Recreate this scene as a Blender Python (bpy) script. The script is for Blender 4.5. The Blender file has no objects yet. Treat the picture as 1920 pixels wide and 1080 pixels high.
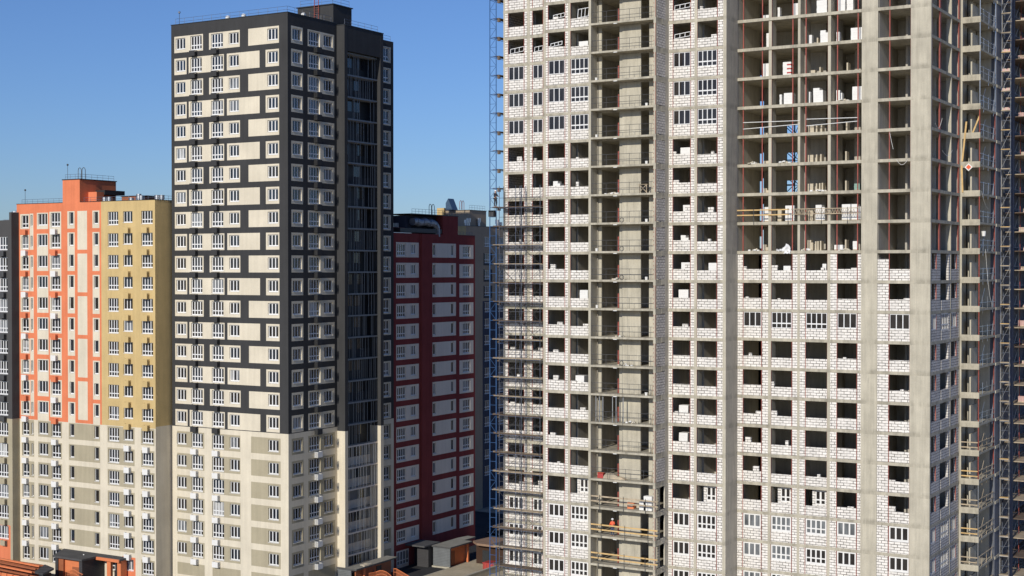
import bpy, math, random
from mathutils import Vector
random.seed(7)
C = bpy.context.scene.collection
SC = bpy.context.scene

# ------------------------------------------------------------------ camera, world, sun
CAMZ = 40.7
TH = 0.53496
cam = bpy.data.cameras.new('camera'); camo = bpy.data.objects.new('camera', cam); C.objects.link(camo)
camo.location = (0, 0, CAMZ)
camo.rotation_euler = (math.radians(90) - 0.01319, 0.0, TH)
cam.sensor_width = 36.0
cam.lens = 2732.3 / 1920 * 36
cam.clip_start = 1.0
cam.clip_end = 6000
SC.camera = camo

SUN_EL = math.radians(24.0)
SUN_AZ = math.radians(4.2)          # to the right of the facades' normal
sdir = Vector((math.sin(SUN_AZ) * math.cos(SUN_EL), -math.cos(SUN_AZ) * math.cos(SUN_EL), math.sin(SUN_EL)))
w = bpy.data.worlds.new('World'); SC.world = w; w.use_nodes = True
nt = w.node_tree
sky = nt.nodes.new('ShaderNodeTexSky'); sky.sky_type = 'NISHITA'; sky.sun_disc = False
sky.sun_elevation = SUN_EL
sky.sun_rotation = math.atan2(sdir.x, sdir.y)
sky.altitude = 0; sky.air_density = 1.0; sky.dust_density = 0.25; sky.ozone_density = 3.5
bg = nt.nodes['Background']; bg.inputs['Strength'].default_value = 0.088
tn = nt.nodes.new('ShaderNodeVectorMath'); tn.operation = 'MULTIPLY'; tn.inputs[1].default_value = (0.61, 0.77, 1.12)   # deep clear-air blue
nt.links.new(sky.outputs[0], tn.inputs[0]); nt.links.new(tn.outputs[0], bg.inputs['Color'])
sl = bpy.data.lights.new('sun', 'SUN'); sl.energy = 3.5; sl.angle = math.radians(0.5); sl.color = (1.0, 0.94, 0.83)
so = bpy.data.objects.new('sun', sl); C.objects.link(so)
so.rotation_euler = sdir.to_track_quat('Z', 'Y').to_euler()
so.location = (0, -50, 150)
SC.view_settings.view_transform = 'Standard'; SC.view_settings.look = 'None'
SC.view_settings.exposure = 0.0; SC.view_settings.gamma = 1.0
SC.render.engine = 'CYCLES'
SC.cycles.max_bounces = 8; SC.cycles.diffuse_bounces = 6; SC.cycles.glossy_bounces = 2

# ------------------------------------------------------------------ materials
def nmat(name):
    m = bpy.data.materials.new(name); m.use_nodes = True
    return m, m.node_tree, m.node_tree.nodes['Principled BSDF']
def noise(nt, co, scale, detail=4, rough=0.55):
    n = nt.nodes.new('ShaderNodeTexNoise'); n.inputs['Scale'].default_value = scale
    n.inputs['Detail'].default_value = detail; n.inputs['Roughness'].default_value = rough
    nt.links.new(co, n.inputs['Vector']); return n.outputs['Fac']
def vmap(nt, co, s):
    n = nt.nodes.new('ShaderNodeMapping'); n.inputs['Scale'].default_value = s
    nt.links.new(co, n.inputs['Vector']); return n.outputs['Vector']
def ramp(nt, fac, lo, hi, a=0.3, b=0.7):
    r = nt.nodes.new('ShaderNodeMapRange'); r.inputs[1].default_value = a; r.inputs[2].default_value = b
    r.inputs[3].default_value = lo; r.inputs[4].default_value = hi
    nt.links.new(fac, r.inputs[0]); return r.outputs[0]
def mul(nt, a, b):
    m = nt.nodes.new('ShaderNodeMath'); m.operation = 'MULTIPLY'
    for i, x in enumerate((a, b)):
        if isinstance(x, (int, float)): m.inputs[i].default_value = x
        else: nt.links.new(x, m.inputs[i])
    return m.outputs[0]
def tint(nt, col, fac):
    m = nt.nodes.new('ShaderNodeVectorMath'); m.operation = 'SCALE'
    if isinstance(col, tuple): m.inputs[0].default_value = col
    else: nt.links.new(col, m.inputs[0])
    nt.links.new(fac, m.inputs['Scale']); return m.outputs[0]
def objco(nt):
    return nt.nodes.new('ShaderNodeTexCoord').outputs['Object']
def stucco(name, col, var=0.07, rough=0.9):
    m, nt, b = nmat(name); co = objco(nt)
    f = ramp(nt, noise(nt, co, 0.35, 5), 1 - var, 1 + var)
    f2 = ramp(nt, noise(nt, vmap(nt, co, (2.2, 2.2, 0.12)), 1.0, 4), 1 - var * .9, 1 + var * .7)
    f3 = ramp(nt, noise(nt, co, 6, 3), 0.97, 1.03)
    nt.links.new(tint(nt, col, mul(nt, mul(nt, f, f2), f3)), b.inputs['Base Color'])
    b.inputs['Roughness'].default_value = rough; b.inputs['Specular IOR Level'].default_value = 0.1
    return m
def plain(name, col, rough=0.6, metal=0.0, var=0.06):
    m, nt, b = nmat(name)
    f = ramp(nt, noise(nt, objco(nt), 1.7, 4), 1 - var, 1 + var)
    nt.links.new(tint(nt, col, f), b.inputs['Base Color'])
    b.inputs['Roughness'].default_value = rough; b.inputs['Metallic'].default_value = metal
    return m
def concrete(name, col, seam=0.5, grime=1.0):
    m, nt, b = nmat(name); co = objco(nt)
    f = ramp(nt, noise(nt, co, 0.55, 6, 0.6), 1 - .13 * grime, 1 + .10 * grime)
    f2 = ramp(nt, noise(nt, vmap(nt, co, (3.0, 3.0, 0.25)), 1.0, 3), 1 - .12 * grime, 1 + .09 * grime)
    f3 = ramp(nt, noise(nt, co, 9, 3), .94, 1.05)
    # formwork board seams: thin darker lines every ~0.6 m along the wall
    sx = nt.nodes.new('ShaderNodeSeparateXYZ'); nt.links.new(co, sx.inputs[0])
    ad = nt.nodes.new('ShaderNodeMath'); ad.operation = 'ADD'
    nt.links.new(sx.outputs[0], ad.inputs[0]); nt.links.new(sx.outputs[1], ad.inputs[1])
    fr = nt.nodes.new('ShaderNodeMath'); fr.operation = 'WRAP'; fr.inputs[1].default_value = 0.0; fr.inputs[2].default_value = 0.62
    nt.links.new(ad.outputs[0], fr.inputs[0])
    ln = ramp(nt, fr.outputs[0], 1 - .22 * seam, 1.0, 0.02, 0.05)
    # rain stains under slab edges
    st = ramp(nt, noise(nt, vmap(nt, co, (5, 5, .35)), 1.3, 4), 1.0, 0.72, .60, .80)
    # dirty pour joints at each storey
    zo = nt.nodes.new('ShaderNodeMath'); zo.operation = 'ADD'; zo.inputs[1].default_value = 2.9 * 40 - 65.69 + .32
    nt.links.new(sx.outputs[2], zo.inputs[0])
    zw = nt.nodes.new('ShaderNodeMath'); zw.operation = 'MODULO'; zw.inputs[1].default_value = 2.9; nt.links.new(zo.outputs[0], zw.inputs[0])
    jb = ramp(nt, zw.outputs[0], 1.0, 0.0, .30, .62)
    jn = ramp(nt, noise(nt, vmap(nt, co, (1.4, 1.4, .5)), 1.0, 5, .65), 0.0, .34, .42, .70)
    js = nt.nodes.new('ShaderNodeMath'); js.operation = 'SUBTRACT'; js.inputs[0].default_value = 1.0; nt.links.new(mul(nt, jb, jn), js.inputs[1])
    g = mul(nt, mul(nt, mul(nt, mul(nt, f, f2), mul(nt, f3, ln)), st), js.outputs[0])
    nt.links.new(tint(nt, col, g), b.inputs['Base Color'])
    b.inputs['Roughness'].default_value = .92; b.inputs['Specular IOR Level'].default_value = .2
    bp = nt.nodes.new('ShaderNodeBump'); bp.inputs['Strength'].default_value = .25; bp.inputs['Distance'].default_value = .03
    nt.links.new(noise(nt, co, 7, 4), bp.inputs['Height']); nt.links.new(bp.outputs[0], b.inputs['Normal'])
    return m
def blocks(name, axis, c1, c2, mort):
    m, nt, b = nmat(name); co = objco(nt)
    s = nt.nodes.new('ShaderNodeSeparateXYZ'); nt.links.new(co, s.inputs[0])
    c = nt.nodes.new('ShaderNodeCombineXYZ')
    nz = noise(nt, co, 1.1, 2)
    wob = nt.nodes.new('ShaderNodeMath'); wob.operation = 'MULTIPLY_ADD'; wob.inputs[1].default_value = .10
    nt.links.new(nz, wob.inputs[0]); nt.links.new(s.outputs[2], wob.inputs[2])
    nt.links.new(s.outputs[axis], c.inputs[0]); nt.links.new(wob.outputs[0], c.inputs[1])
    br = nt.nodes.new('ShaderNodeTexBrick')
    br.inputs['Scale'].default_value = 1.0; br.inputs['Brick Width'].default_value = .62; br.inputs['Row Height'].default_value = .262
    br.inputs['Mortar Size'].default_value = .026; br.inputs['Mortar Smooth'].default_value = .2; br.inputs['Bias'].default_value = -.2
    br.inputs['Color1'].default_value = (*c1, 1); br.inputs['Color2'].default_value = (*c2, 1); br.inputs['Mortar'].default_value = (*mort, 1)
    nt.links.new(c.outputs[0], br.inputs['Vector']); nt.links.new(ramp(nt, noise(nt, co, 1.6, 3), .012, .044), br.inputs['Mortar Size'])
    f = mul(nt, mul(nt, ramp(nt, noise(nt, co, .8, 5), .90, 1.04), ramp(nt, noise(nt, vmap(nt, co, (3, 3, .4)), 1.0, 4), .93, 1.03)), ramp(nt, noise(nt, co, 5, 3), .92, 1.05))
    nt.links.new(tint(nt, br.outputs['Color'], f), b.inputs['Base Color'])
    b.inputs['Roughness'].default_value = .95; b.inputs['Specular IOR Level'].default_value = .15
    bp = nt.nodes.new('ShaderNodeBump'); bp.inputs['Strength'].default_value = .5; bp.inputs['Distance'].default_value = .03; bp.invert = True
    nt.links.new(br.outputs['Fac'], bp.inputs['Height']); nt.links.new(bp.outputs[0], b.inputs['Normal'])
    return m
def glass(name, col, rough=.06, spec=.5):
    m, nt, b = nmat(name)
    f = ramp(nt, noise(nt, vmap(nt, objco(nt), (1.6, 1.6, .5)), 1.0, 3), .55, 1.5)
    nt.links.new(tint(nt, col, f), b.inputs['Base Color'])
    b.inputs['Roughness'].default_value = rough; b.inputs['Specular IOR Level'].default_value = spec
    return m
def slatted(name, col, pitch=.22, axis=2):
    m, nt, b = nmat(name); co = objco(nt)
    s = nt.nodes.new('ShaderNodeSeparateXYZ'); nt.links.new(co, s.inputs[0])
    fr = nt.nodes.new('ShaderNodeMath'); fr.operation = 'WRAP'; fr.inputs[1].default_value = 0; fr.inputs[2].default_value = pitch
    nt.links.new(s.outputs[axis], fr.inputs[0])
    ln = ramp(nt, fr.outputs[0], .45, 1.0, .02, .05)
    f = mul(nt, ln, ramp(nt, noise(nt, co, 1.2, 4), .88, 1.12))
    nt.links.new(tint(nt, col, f), b.inputs['Base Color']); b.inputs['Roughness'].default_value = .7
    return m

M = dict(
    cream=stucco('cream_render', (.70, .63, .495), .07), taupe=stucco('taupe_render', (.42, .37, .26), .07),
    charcoal=stucco('charcoal_render', (.055, .055, .056), .08), orange=stucco('orange_render', (.73, .225, .11), .08),
    yellow=stucco('ochre_render', (.60, .445, .21), .08), red=stucco('wine_render', (.235, .052, .05), .10),
    grey=stucco('grey_render', (.085, .083, .083), .06), beige=stucco('beige_render', (.40, .32, .23), .05),
    navy=stucco('navy_render', (.075, .08, .105), .05), pale=stucco('pale_lifted_render', (.78, .70, .60), .05),  # pale panels lifted in colour to make up for weak fill light
    white=plain('white_upvc', (.80, .80, .79), .4, var=.02), foam=plain('white_foam', (.78, .77, .74), .8, var=.05),
    conc=concrete('raw_concrete', (.51, .47, .375)), slab=concrete('slab_concrete', (.50, .46, .365), .15),
    sideconc=concrete('lifted_side_concrete', (.55, .51, .42), .5), wetc=concrete('interior_concrete', (.47, .44, .385), .4),  # side-wall concrete lifted in colour, standing in for bounce light in shade
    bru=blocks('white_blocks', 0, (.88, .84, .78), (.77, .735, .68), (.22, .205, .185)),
    brv=blocks('white_blocks_shade', 1, (.74, .70, .65), (.60, .57, .53), (.22, .20, .19)),  # side-face copy with the shade painted into the block colour
    rust=plain('red_primer_steel', (.30, .065, .045), .6, var=.25), steel=plain('dark_steel', (.09, .09, .09), .5, .3, .2),
    galv=plain('galvanised_steel', (.55, .56, .57), .35, .9, .1), scaf=plain('worn_scaffold_tube', (.12, .14, .19), .5, .3, .3), blue=plain('blue_painted_steel', (.05, .125, .29), .45, .1, .15),
    wood=plain('weathered_planks', (.42, .34, .235), .8, var=.3), fresh=plain('fresh_timber', (.62, .42, .18), .75, var=.2),
    dwood=plain('dark_planks', (.14, .10, .07), .85, var=.3),
    wrap=plain('shrink_wrapped_blocks', (.80, .79, .76), .5, var=.06), tan=plain('tan_blocks', (.58, .51, .39), .85, var=.1),
    roof=stucco('grey_roofing', (.30, .285, .24), .12), droof=stucco('dark_roofing', (.10, .10, .10), .12),
    asph=stucco('asphalt', (.050, .050, .052), .15), pave=stucco('concrete_paving', (.52, .45, .32), .12),
    dirt=stucco('bare_ground', (.42, .36, .27), .2),
    dslat=slatted('dark_slats', (.05, .048, .05)), gslat=slatted('grey_slats', (.16, .17, .175)), oslat=slatted('orange_slats', (.50, .16, .06), .3),
    opan=plain('orange_panel', (.72, .22, .085), .6, var=.06), rustpan=plain('rust_panel', (.34, .11, .045), .6, var=.12),
    dark_fill=plain('navy_sheet_fill', (.015, .025, .06), .9, var=.3), tarp=plain('white_sheet', (.82, .82, .82), .6, var=.04),
    logg=stucco('bluish_loggia_panel', (.22, .235, .26), .05), bar=plain('grey_louvre_bars', (.24, .25, .25), .6, .1), duct=plain('shade_toned_duct_metal', (.26, .28, .32), .45, .5, .25),  # duct metal darkened to carry the shade it lies in
    wing=concrete('shade_toned_wing_concrete', (.17, .18, .21), .4),  # wing wall's shade painted in as a dark bluish base
    green=plain('green_sheet', (.25, .38, .32), .8), black=plain('black_metal', (.024, .027, .03), .5, var=.1), bluesteel=plain('blue_roof_metal', (.07, .12, .19), .4, .3),
    skin=plain('skin', (.50, .30, .21), .6, var=.04), vest=plain('orange_vest', (.80, .13, .05), .7, var=.05),
    helmet=plain('white_helmet', (.82, .82, .82), .35, var=.01), work=plain('dark_workwear', (.03, .035, .05), .8, var=.1),
    jean=plain('blue_workwear', (.06, .08, .14), .8, var=.1), rlabel=plain('red_label', (.42, .05, .045), .6, var=.05),
    bluep=plain('blue_barrel', (.05, .16, .42), .45), hair=plain('dark_hair', (.03, .02, .015), .8),
    carp=plain('black_car_paint', (.012, .012, .014), .2, var=.02), tyre=plain('tyre_rubber', (.02, .02, .02), .9),
    lamp=plain('white_lamp', (.85, .85, .82), .4, var=.01), pink=plain('pink_wrap', (.62, .40, .36), .6, var=.1),
)
GL = [glass('dark_glass', (.020, .021, .024), .06, .75), glass('dark_glass_warm', (.030, .026, .022)), glass('dark_glass_blue', (.018, .024, .034), .06, .85),
      glass('curtained_glass', (.16, .17, .18)), glass('pale_curtain_glass', (.36, .36, .35), .15, .4)]
GLW = [.42, .28, .20, .08, .02]
BGL = glass('bare_tower_glass', (.030, .027, .025), .08, .45)
BGL2 = glass('bare_tower_film_glass', (.15, .16, .165), .2, .5)

# ------------------------------------------------------------------ mesh builder
class MB:
    def __init__(s): s.v = []; s.f = []; s.m = []; s.mats = []
    def mi(s, m):
        if isinstance(m, str): m = M[m]
        if m not in s.mats: s.mats.append(m)
        return s.mats.index(m)
    def face(s, pts, m):
        i = len(s.v); s.v += [tuple(p) for p in pts]; s.f.append(tuple(range(i, i + len(pts)))); s.m.append(s.mi(m))
    def hexa(s, p, m):           # p: 8 points, bottom ring then top ring
        i = len(s.v); s.v += [tuple(q) for q in p]; k = s.mi(m)
        for f in ((3, 2, 1, 0), (4, 5, 6, 7), (0, 1, 5, 4), (1, 2, 6, 5), (2, 3, 7, 6), (3, 0, 4, 7)):
            s.f.append(tuple(i + q for q in f)); s.m.append(k)
    def box(s, x0, x1, y0, y1, z0, z1, m):
        s.hexa([(x0, y0, z0), (x1, y0, z0), (x1, y1, z0), (x0, y1, z0), (x0, y0, z1), (x1, y0, z1), (x1, y1, z1), (x0, y1, z1)], m)
    def tbox(s, T, a0, a1, d0, d1, z0, z1, m):
        s.hexa([T(a0, d0, z0), T(a1, d0, z0), T(a1, d1, z0), T(a0, d1, z0), T(a0, d0, z1), T(a1, d0, z1), T(a1, d1, z1), T(a0, d1, z1)], m)
    def tube(s, a, b, r, m, n=6, r2=None):
        a = Vector(a); b = Vector(b); d = (b - a)
        if d.length < 1e-6: return
        d.normalize(); u = d.orthogonal().normalized(); v = d.cross(u); r2 = r if r2 is None else r2
        i = len(s.v); k = s.mi(m)
        for c, rr in ((a, r), (b, r2)):
            for j in range(n):
                t = 2 * math.pi * j / n; s.v.append(tuple(c + (u * math.cos(t) + v * math.sin(t)) * rr))
        for j in range(n):
            s.f.append((i + j, i + (j + 1) % n, i + n + (j + 1) % n, i + n + j)); s.m.append(k)
        s.f.append(tuple(i + j for j in reversed(range(n)))); s.m.append(k)
        s.f.append(tuple(i + n + j for j in range(n))); s.m.append(k)
    def path(s, pts, r, m, n=6):
        for a, b in zip(pts, pts[1:]): s.tube(a, b, r, m, n)
    def prism(s, poly, z0, z1, m, top=None):
        n = len(poly)
        s.face([(x, y, z0) for x, y in reversed(poly)], m); s.face([(x, y, z1) for x, y in poly], top or m)
        for j in range(n):
            (x0, y0), (x1, y1) = poly[j], poly[(j + 1) % n]
            s.face([(x0, y0, z0), (x1, y1, z0), (x1, y1, z1), (x0, y0, z1)], m)
    def ball(s, c, r, m, sz=1.0, n=10, k=7):
        i = len(s.v); q = s.mi(m)
        for a in range(k + 1):
            t = math.pi * a / k
            for j in range(n):
                f = 2 * math.pi * j / n
                s.v.append((c[0] + r * math.sin(t) * math.cos(f), c[1] + r * math.sin(t) * math.sin(f), c[2] + r * sz * math.cos(t)))
        for a in range(k):
            for j in range(n):
                s.f.append((i + a * n + j, i + a * n + (j + 1) % n, i + (a + 1) * n + (j + 1) % n, i + (a + 1) * n + j)); s.m.append(q)
    def build(s, name, parent=None, loc=None, label=None, smooth=False):
        me = bpy.data.meshes.new(name)
        off = Vector((0, 0, 0))
        if parent is not None: off = wloc(parent)
        elif loc is not None: off = Vector(loc)
        me.from_pydata([(x - off.x, y - off.y, z - off.z) for x, y, z in s.v], [], s.f)
        for m in s.mats: me.materials.append(m)
        me.polygons.foreach_set('material_index', s.m)
        if smooth: me.polygons.foreach_set('use_smooth', [True] * len(s.f))
        me.update()
        o = bpy.data.objects.new(name, me); C.objects.link(o)
        if parent is not None: o.parent = parent
        elif loc is not None: o.location = off
        if label: o['label'] = label
        return o
def wloc(o):
    v = Vector((0, 0, 0))
    while o is not None: v = v + Vector(o.location); o = o.parent
    return v
def thing(name, loc, label, cat, group=None):
    o = bpy.data.objects.new(name, None); o.empty_display_size = .5; C.objects.link(o); o.location = loc
    o['label'] = label; o['category'] = cat
    if group: o['group'] = group
    return o
def tag(o, label, cat, group=None):
    o['label'] = label; o['category'] = cat
    if group: o['group'] = group
    return o
def struct(o): o['kind'] = 'structure'; return o
def TU(plane): return lambda a, d, z: (a, plane + d, z)      # facade facing the camera side (-Y)
def TV(plane): return lambda a, d, z: (plane - d, a, z)      # facade facing +X
GZ = -1.6                     # ground level
CAMP = Vector((0, 0, CAMZ))

class Parts:
    """collects repeated parts of one building; the 100 largest in view become parts, the rest one part"""
    def __init__(s, root): s.root = root; s.d = {}
    def add(s, name, pos, fn, child=None, size=1.0):
        s.d.setdefault(name, [child, []])[1].append(((Vector(pos) - CAMP).length / size, len(s.d[name][1]), fn))
    def flush(s, cap=100):
        for name, (child, L) in s.d.items():
            L.sort(key=lambda t: t[0])
            for _, _, fn in L[:cap]:
                a, b = MB(), MB(); fn(a, b)
                o = a.build(name, s.root)
                if child and b.f: b.build(child, o)
            if L[cap:]:
                a, b = MB(), MB()
                for _, _, fn in L[cap:]: fn(a, b)
                o = a.build(name, s.root); o['kind'] = 'stuff'
                if child and b.f:
                    q = b.build(child, o); q['kind'] = 'stuff'

def pickglass(ws=GLW): return random.choices(GL, ws)[0]
def window(Fm, Gm, T, a0, a1, z0, z1, d, n, low=False, fr='white', gl=None, sill=.13, mull=.145, out=.095, rim=True):
    gls = gl or pickglass()
    b = z0 + sill
    Fm.tbox(T, a0, a1, d, d + .07, z0, b, fr)                      # bottom board
    Fm.tbox(T, a0, a1, d, d + .07, z1 - out, z1, fr)
    zz = [(b, z1 - out)]
    if low:
        h = (z1 - z0) * .24
        Fm.tbox(T, a0 + out, a1 - out, d, d + .07, b + h - .02, b + h + .10, fr)
        zz = [(b, b + h - .02), (b + h + .10, z1 - out)]
    Fm.tbox(T, a0, a0 + out, d, d + .07, b, z1 - out, fr)
    Fm.tbox(T, a1 - out, a1, d, d + .07, b, z1 - out, fr)
    w_ = (a1 - a0 - 2 * out - (n - 1) * mull) / n
    for i in range(n - 1):
        x = a0 + out + (i + 1) * w_ + i * mull
        for q0, q1 in zz: Fm.tbox(T, x, x + mull, d, d + .07, q0, q1, fr)
    if rim: Fm.tbox(T, a0 - .02, a1 + .02, -.05, d, z0 - .045, z0 - .003, fr)    # sill strip
    t = random.uniform(-.006, .006)
    for i in range(n):
        x0 = a0 + out + i * (w_ + mull) - .02; x1 = x0 + w_ + .04
        g2 = gls if random.random() < .85 else (gl or pickglass())
        for q0, q1 in zz:
            Gm.face([T(x0, d + .045 + t, q0 - .02), T(x1, d + .045 - t, q0 - .02), T(x1, d + .045 - t, q1 + .02), T(x0, d + .045 + t, q1 + .02)], g2)
def wallgrid(mb, T, a0, a1, z0, z1, opens, rects, default, depth=.2):
    A = {a0, a1}; Z = {z0, z1}
    for r in list(opens) + list(rects):
        for q in r[:2]:
            if a0 < q < a1: A.add(q)
        for q in r[2:4]:
            if z0 < q < z1: Z.add(q)
    A = sorted(A); Z = sorted(Z)
    def mat_at(x, z):
        m = default
        for r in rects:
            if r[0] < x < r[1] and r[2] < z < r[3]: m = r[4]
        return m
    for i in range(len(A) - 1):
        for j in range(len(Z) - 1):
            x = (A[i] + A[i + 1]) / 2; z = (Z[j] + Z[j + 1]) / 2
            if any(o[0] < x < o[1] and o[2] < z < o[3] for o in opens): continue
            mb.face([T(A[i], 0, Z[j]), T(A[i + 1], 0, Z[j]), T(A[i + 1], 0, Z[j + 1]), T(A[i], 0, Z[j + 1])], mat_at(x, z))
    for o in opens:
        m = mat_at((o[0] + o[1]) / 2, (o[2] + o[3]) / 2); e = depth + .1
        p = [(o[0], o[2]), (o[1], o[2]), (o[1], o[3]), (o[0], o[3])]
        for k in range(4):
            (x0, q0), (x1, q1) = p[k], p[(k + 1) % 4]
            mb.face([T(x0, 0, q0), T(x0, e, q0), T(x1, e, q1), T(x1, 0, q1)], m)
def basket(mb, T, a0, a1, z0, z1, out, m, side=None):
    """air-conditioner basket: solid front, slatted sides, floor grid"""
    side = side or m
    mb.tbox(T, a0, a1, -out, -out + .03, z0, z1, m)
    for k in range(6):
        q = z0 + (z1 - z0) * k / 5.5
        for x in (a0 + .002, a1 - .032): mb.tbox(T, x, x + .03, -out + .032, -.01, q, q + .06, side)
    for k in range(2):
        y = -out * (.35 + .4 * k)
        for x in (a0 + .004, a1 - .03): mb.tbox(T, x, x + .026, y, y + .03, z0 + .01, z1 - .03, side)
    for k in range(5):
        y = -out + .06 + (out - .1) * k / 5
        mb.tbox(T, a0 + .035, a1 - .035, y, y + .03, z0 + .004, z0 + .03, side)
    mb.tbox(T, a0 + .12, a1 - .12, -out * .6, -.03, z0 + .06, z1 - .12, 'steel')
def railing(mb, pts, h=1.0, r=.02, step=1.6, m='scaf', mid=1):
    for a, b in zip(pts, pts[1:]):
        a = Vector(a); b = Vector(b); n = max(1, round((b - a).length / step)); up = Vector((0, 0, h))
        for i in range(n + 1):
            p = a + (b - a) * i / n; mb.tube(p, p + up, r, m, 5)
        for k in range(mid + 1):
            q = Vector((0, 0, h * (k + 1) / (mid + 1))); mb.tube(a + q, b + q, r, m, 5)
def vent(mb, x, y, z, r=.3, h=.7):
    mb.tube((x, y, z), (x, y, z + h * .55), r * .7, 'galv', 12)
    mb.tube((x, y, z + h * .55), (x, y, z + h), r, 'galv', 12)
def hoops(mb, x, y, z, T='U', m='steel'):
    """two curved handrails at the head of a roof ladder"""
    for s in (0, .75):
        pts = []
        for i in range(9):
            t = math.pi * i / 8
            dx = .32 - .32 * math.cos(t)
            q = (x + s + dx, y, z + 1.1 + .45 * math.sin(t)) if T == 'U' else (x, y + s + dx, z + 1.1 + .45 * math.sin(t))
            pts.append(q)
        pts = [(pts[0][0], pts[0][1], z)] + pts + [(pts[-1][0], pts[-1][1], z)]
        mb.path(pts, .045, m, 5)

# ------------------------------------------------------------------ ground
def sheet(name, poly, z, m):
    b = MB(); b.face([(x, y, z) for x, y in poly], m); return struct(b.build(name))
sheet('ground', [(-4000, -1500), (4000, -1500), (4000, 5000), (-4000, 5000)], GZ, 'dirt')
sheet('road', [(-260, 142), (-112.1, 142), (-112.1, 215), (-260, 215)], GZ + .004, 'asph')
sheet('road', [(-210, 60), (-112.1, 60), (-112.1, 141.9), (-210, 141.9)], GZ + .004, 'asph')
sheet('pavement', [(-112.0, 40), (-84, 40), (-84, 196), (-112.0, 196)], GZ + .12, 'pave')
b = MB(); b.box(-112.2, -112.001, 60, 196, GZ - .1, GZ + .14, 'slab'); struct(b.build('kerb'))

# ================================================================== charcoal tower
def dark_tower():
    R = thing('apartment_tower', (-127.8, 148, 0), 'tall charcoal apartment tower with cream window panels and a cream lower half', 'building')
    P = Parts(R); W = MB()
    TOP = 71.39; ROOF = 72.95; BND = 19.83
    UL, UR, Y0 = -137.6, -117.85, 143.55
    T = TU(Y0); t2 = TV(UR); t3 = TV(-117.8)
    V1, V2, VE = 153.6, 162.0, 166.4
    # parapet band
    wallgrid(W, T, UL, UR, TOP, ROOF, [], [], 'charcoal'); wallgrid(W, t2, Y0, V1, TOP, ROOF, [], [], 'charcoal')
    W3 = (-.25, 1.47); W4 = (-.14, 1.84)
    def win(T, a0, a1, n, low, zt, kind):
        o = W4 if low else W3
        return (a0, a1, zt + o[0] - o[1], zt + o[0], n, low)
    for k in range(25):
        zt = TOP - 2.9 * k; zb = zt - 2.9
        if k == 24: zb = GZ
        lowh = k >= 18
        pm = 'taupe' if lowh else 'cream'; df = 'cream' if lowh else 'charcoal'
        ph = 2.1 if lowh else 2.16
        if k == 24: ph = 1.6
        if lowh: pn = [(-136.75, -131.95), (-130.58, -125.78), (-124.0, -119.12)]
        elif k % 2 == 0: pn = [(-137.04, -132.0), (-130.95, -125.72), (-124.3, -119.26)]
        else: pn = [(-137.04, -134.88), (-134.51, -128.41), (-127.91, -122.44), (-121.44, -119.26)]
        rects = [(p[0], p[1], zt - ph, zt, pm) for p in pn]
        ws = [win(T, *q, zt, 0) for q in ((-136.8, -135.1, 3, 0), (-134.2, -132.22, 4, 1), (-130.62, -128.58, 4, 1), (-127.58, -125.9, 3, 0), (-121.15, -119.45, 3, 0))]
        if k == 24: ws = []
        if k == 17:
            rects.append((UL, UR, zb, BND, 'cream'))
        wallgrid(W, T, UL, UR, zb, zt, [q[:4] for q in ws], rects, df, .17)
        for q in ws:
            P.add('window', T(q[0], 0, q[2]), lambda a, b, q=q: window(a, b, T, q[0], q[1], q[2], q[3], .17, q[4], q[5]), 'pane', .8)
        # right (shaded) face
        if lowh: pr = [(144.2, 146.55), (147.5, 153.1)]
        else: pr = [(144.22, 146.56), (147.53, 153.06)]
        rects = [(p[0], p[1], zt - ph, zt, pm) for p in pr]
        if k == 17: rects.append((Y0, V1, zb, BND, 'cream'))
        ws = [win(t2, *q, zt, 0) for q in ((144.5, 146.3, 3, 0), (147.8, 150.05, 4, 1), (150.85, 152.7, 3, 0))]
        if k == 24: ws = []
        wallgrid(W, t2, Y0, V1, zb, zt, [q[:4] for q in ws], rects, df, .2)
        for q in ws:
            P.add('window', t2(q[0], 0, q[2]), lambda a, b, q=q: window(a, b, t2, q[0], q[1], q[2], q[3], .2, q[4], q[5], mull=.10), 'pane', .55)
        # last strip beyond the stair block
        lb = k >= 18
        zt2 = zt
        rects = [(163.3, 165.75, zt2 - ph, zt2, pm)]
        if k == 17: rects.append((V2, VE, zb, BND, 'cream'))
        ws = [win(t3, 163.65, 165.45, 3, 1, zt2, 0)] if k < 24 else []
        wallgrid(W, t3, V2, VE, zb, zt, [q[:4] for q in ws], rects, df, .2)
        for q in ws:
            P.add('window', t3(q[0], 0, q[2]), lambda a, b, q=q: window(a, b, t3, q[0], q[1], q[2], q[3], .2, q[4], q[5], mull=.10), 'pane', .5)
        if k < 24:
            bz = zt - 2.16 - .72 + (.05 if not lowh else 0)
            bm = M['foam'] if k >= 18 else M['charcoal']
            for a in (-133.95, -130.2):
                P.add('cooler_basket', T(a, 0, bz), lambda x, y, a=a, bz=bz, bm=bm: basket(x, T, a, a + .98, bz, bz + .72, .55, bm), None, .5)
            P.add('cooler_basket', t2(148.8, 0, bz), lambda x, y, bz=bz, bm=bm: basket(x, t2, 148.75, 149.75, bz, bz + .72, .58, bm), None, .5)
    wallgrid(W, t3, V2, VE, TOP, ROOF - .7, [], [], 'charcoal')
    # hidden sides and roof
    W.face([(UL, Y0, GZ), (UL, VE, GZ), (UL, VE, BND), (UL, Y0, BND)], 'cream'); W.face([(UL, Y0, BND), (UL, VE, BND), (UL, VE, ROOF), (UL, Y0, ROOF)], 'charcoal')
    W.face([(UL, VE, GZ), (-117.8, VE, GZ), (-117.8, VE, BND), (UL, VE, BND)], 'cream'); W.face([(UL, VE, BND), (-117.8, VE, BND), (-117.8, VE, ROOF - .7), (UL, VE, ROOF - .7)], 'charcoal')
    W.build('wall', R)
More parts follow.
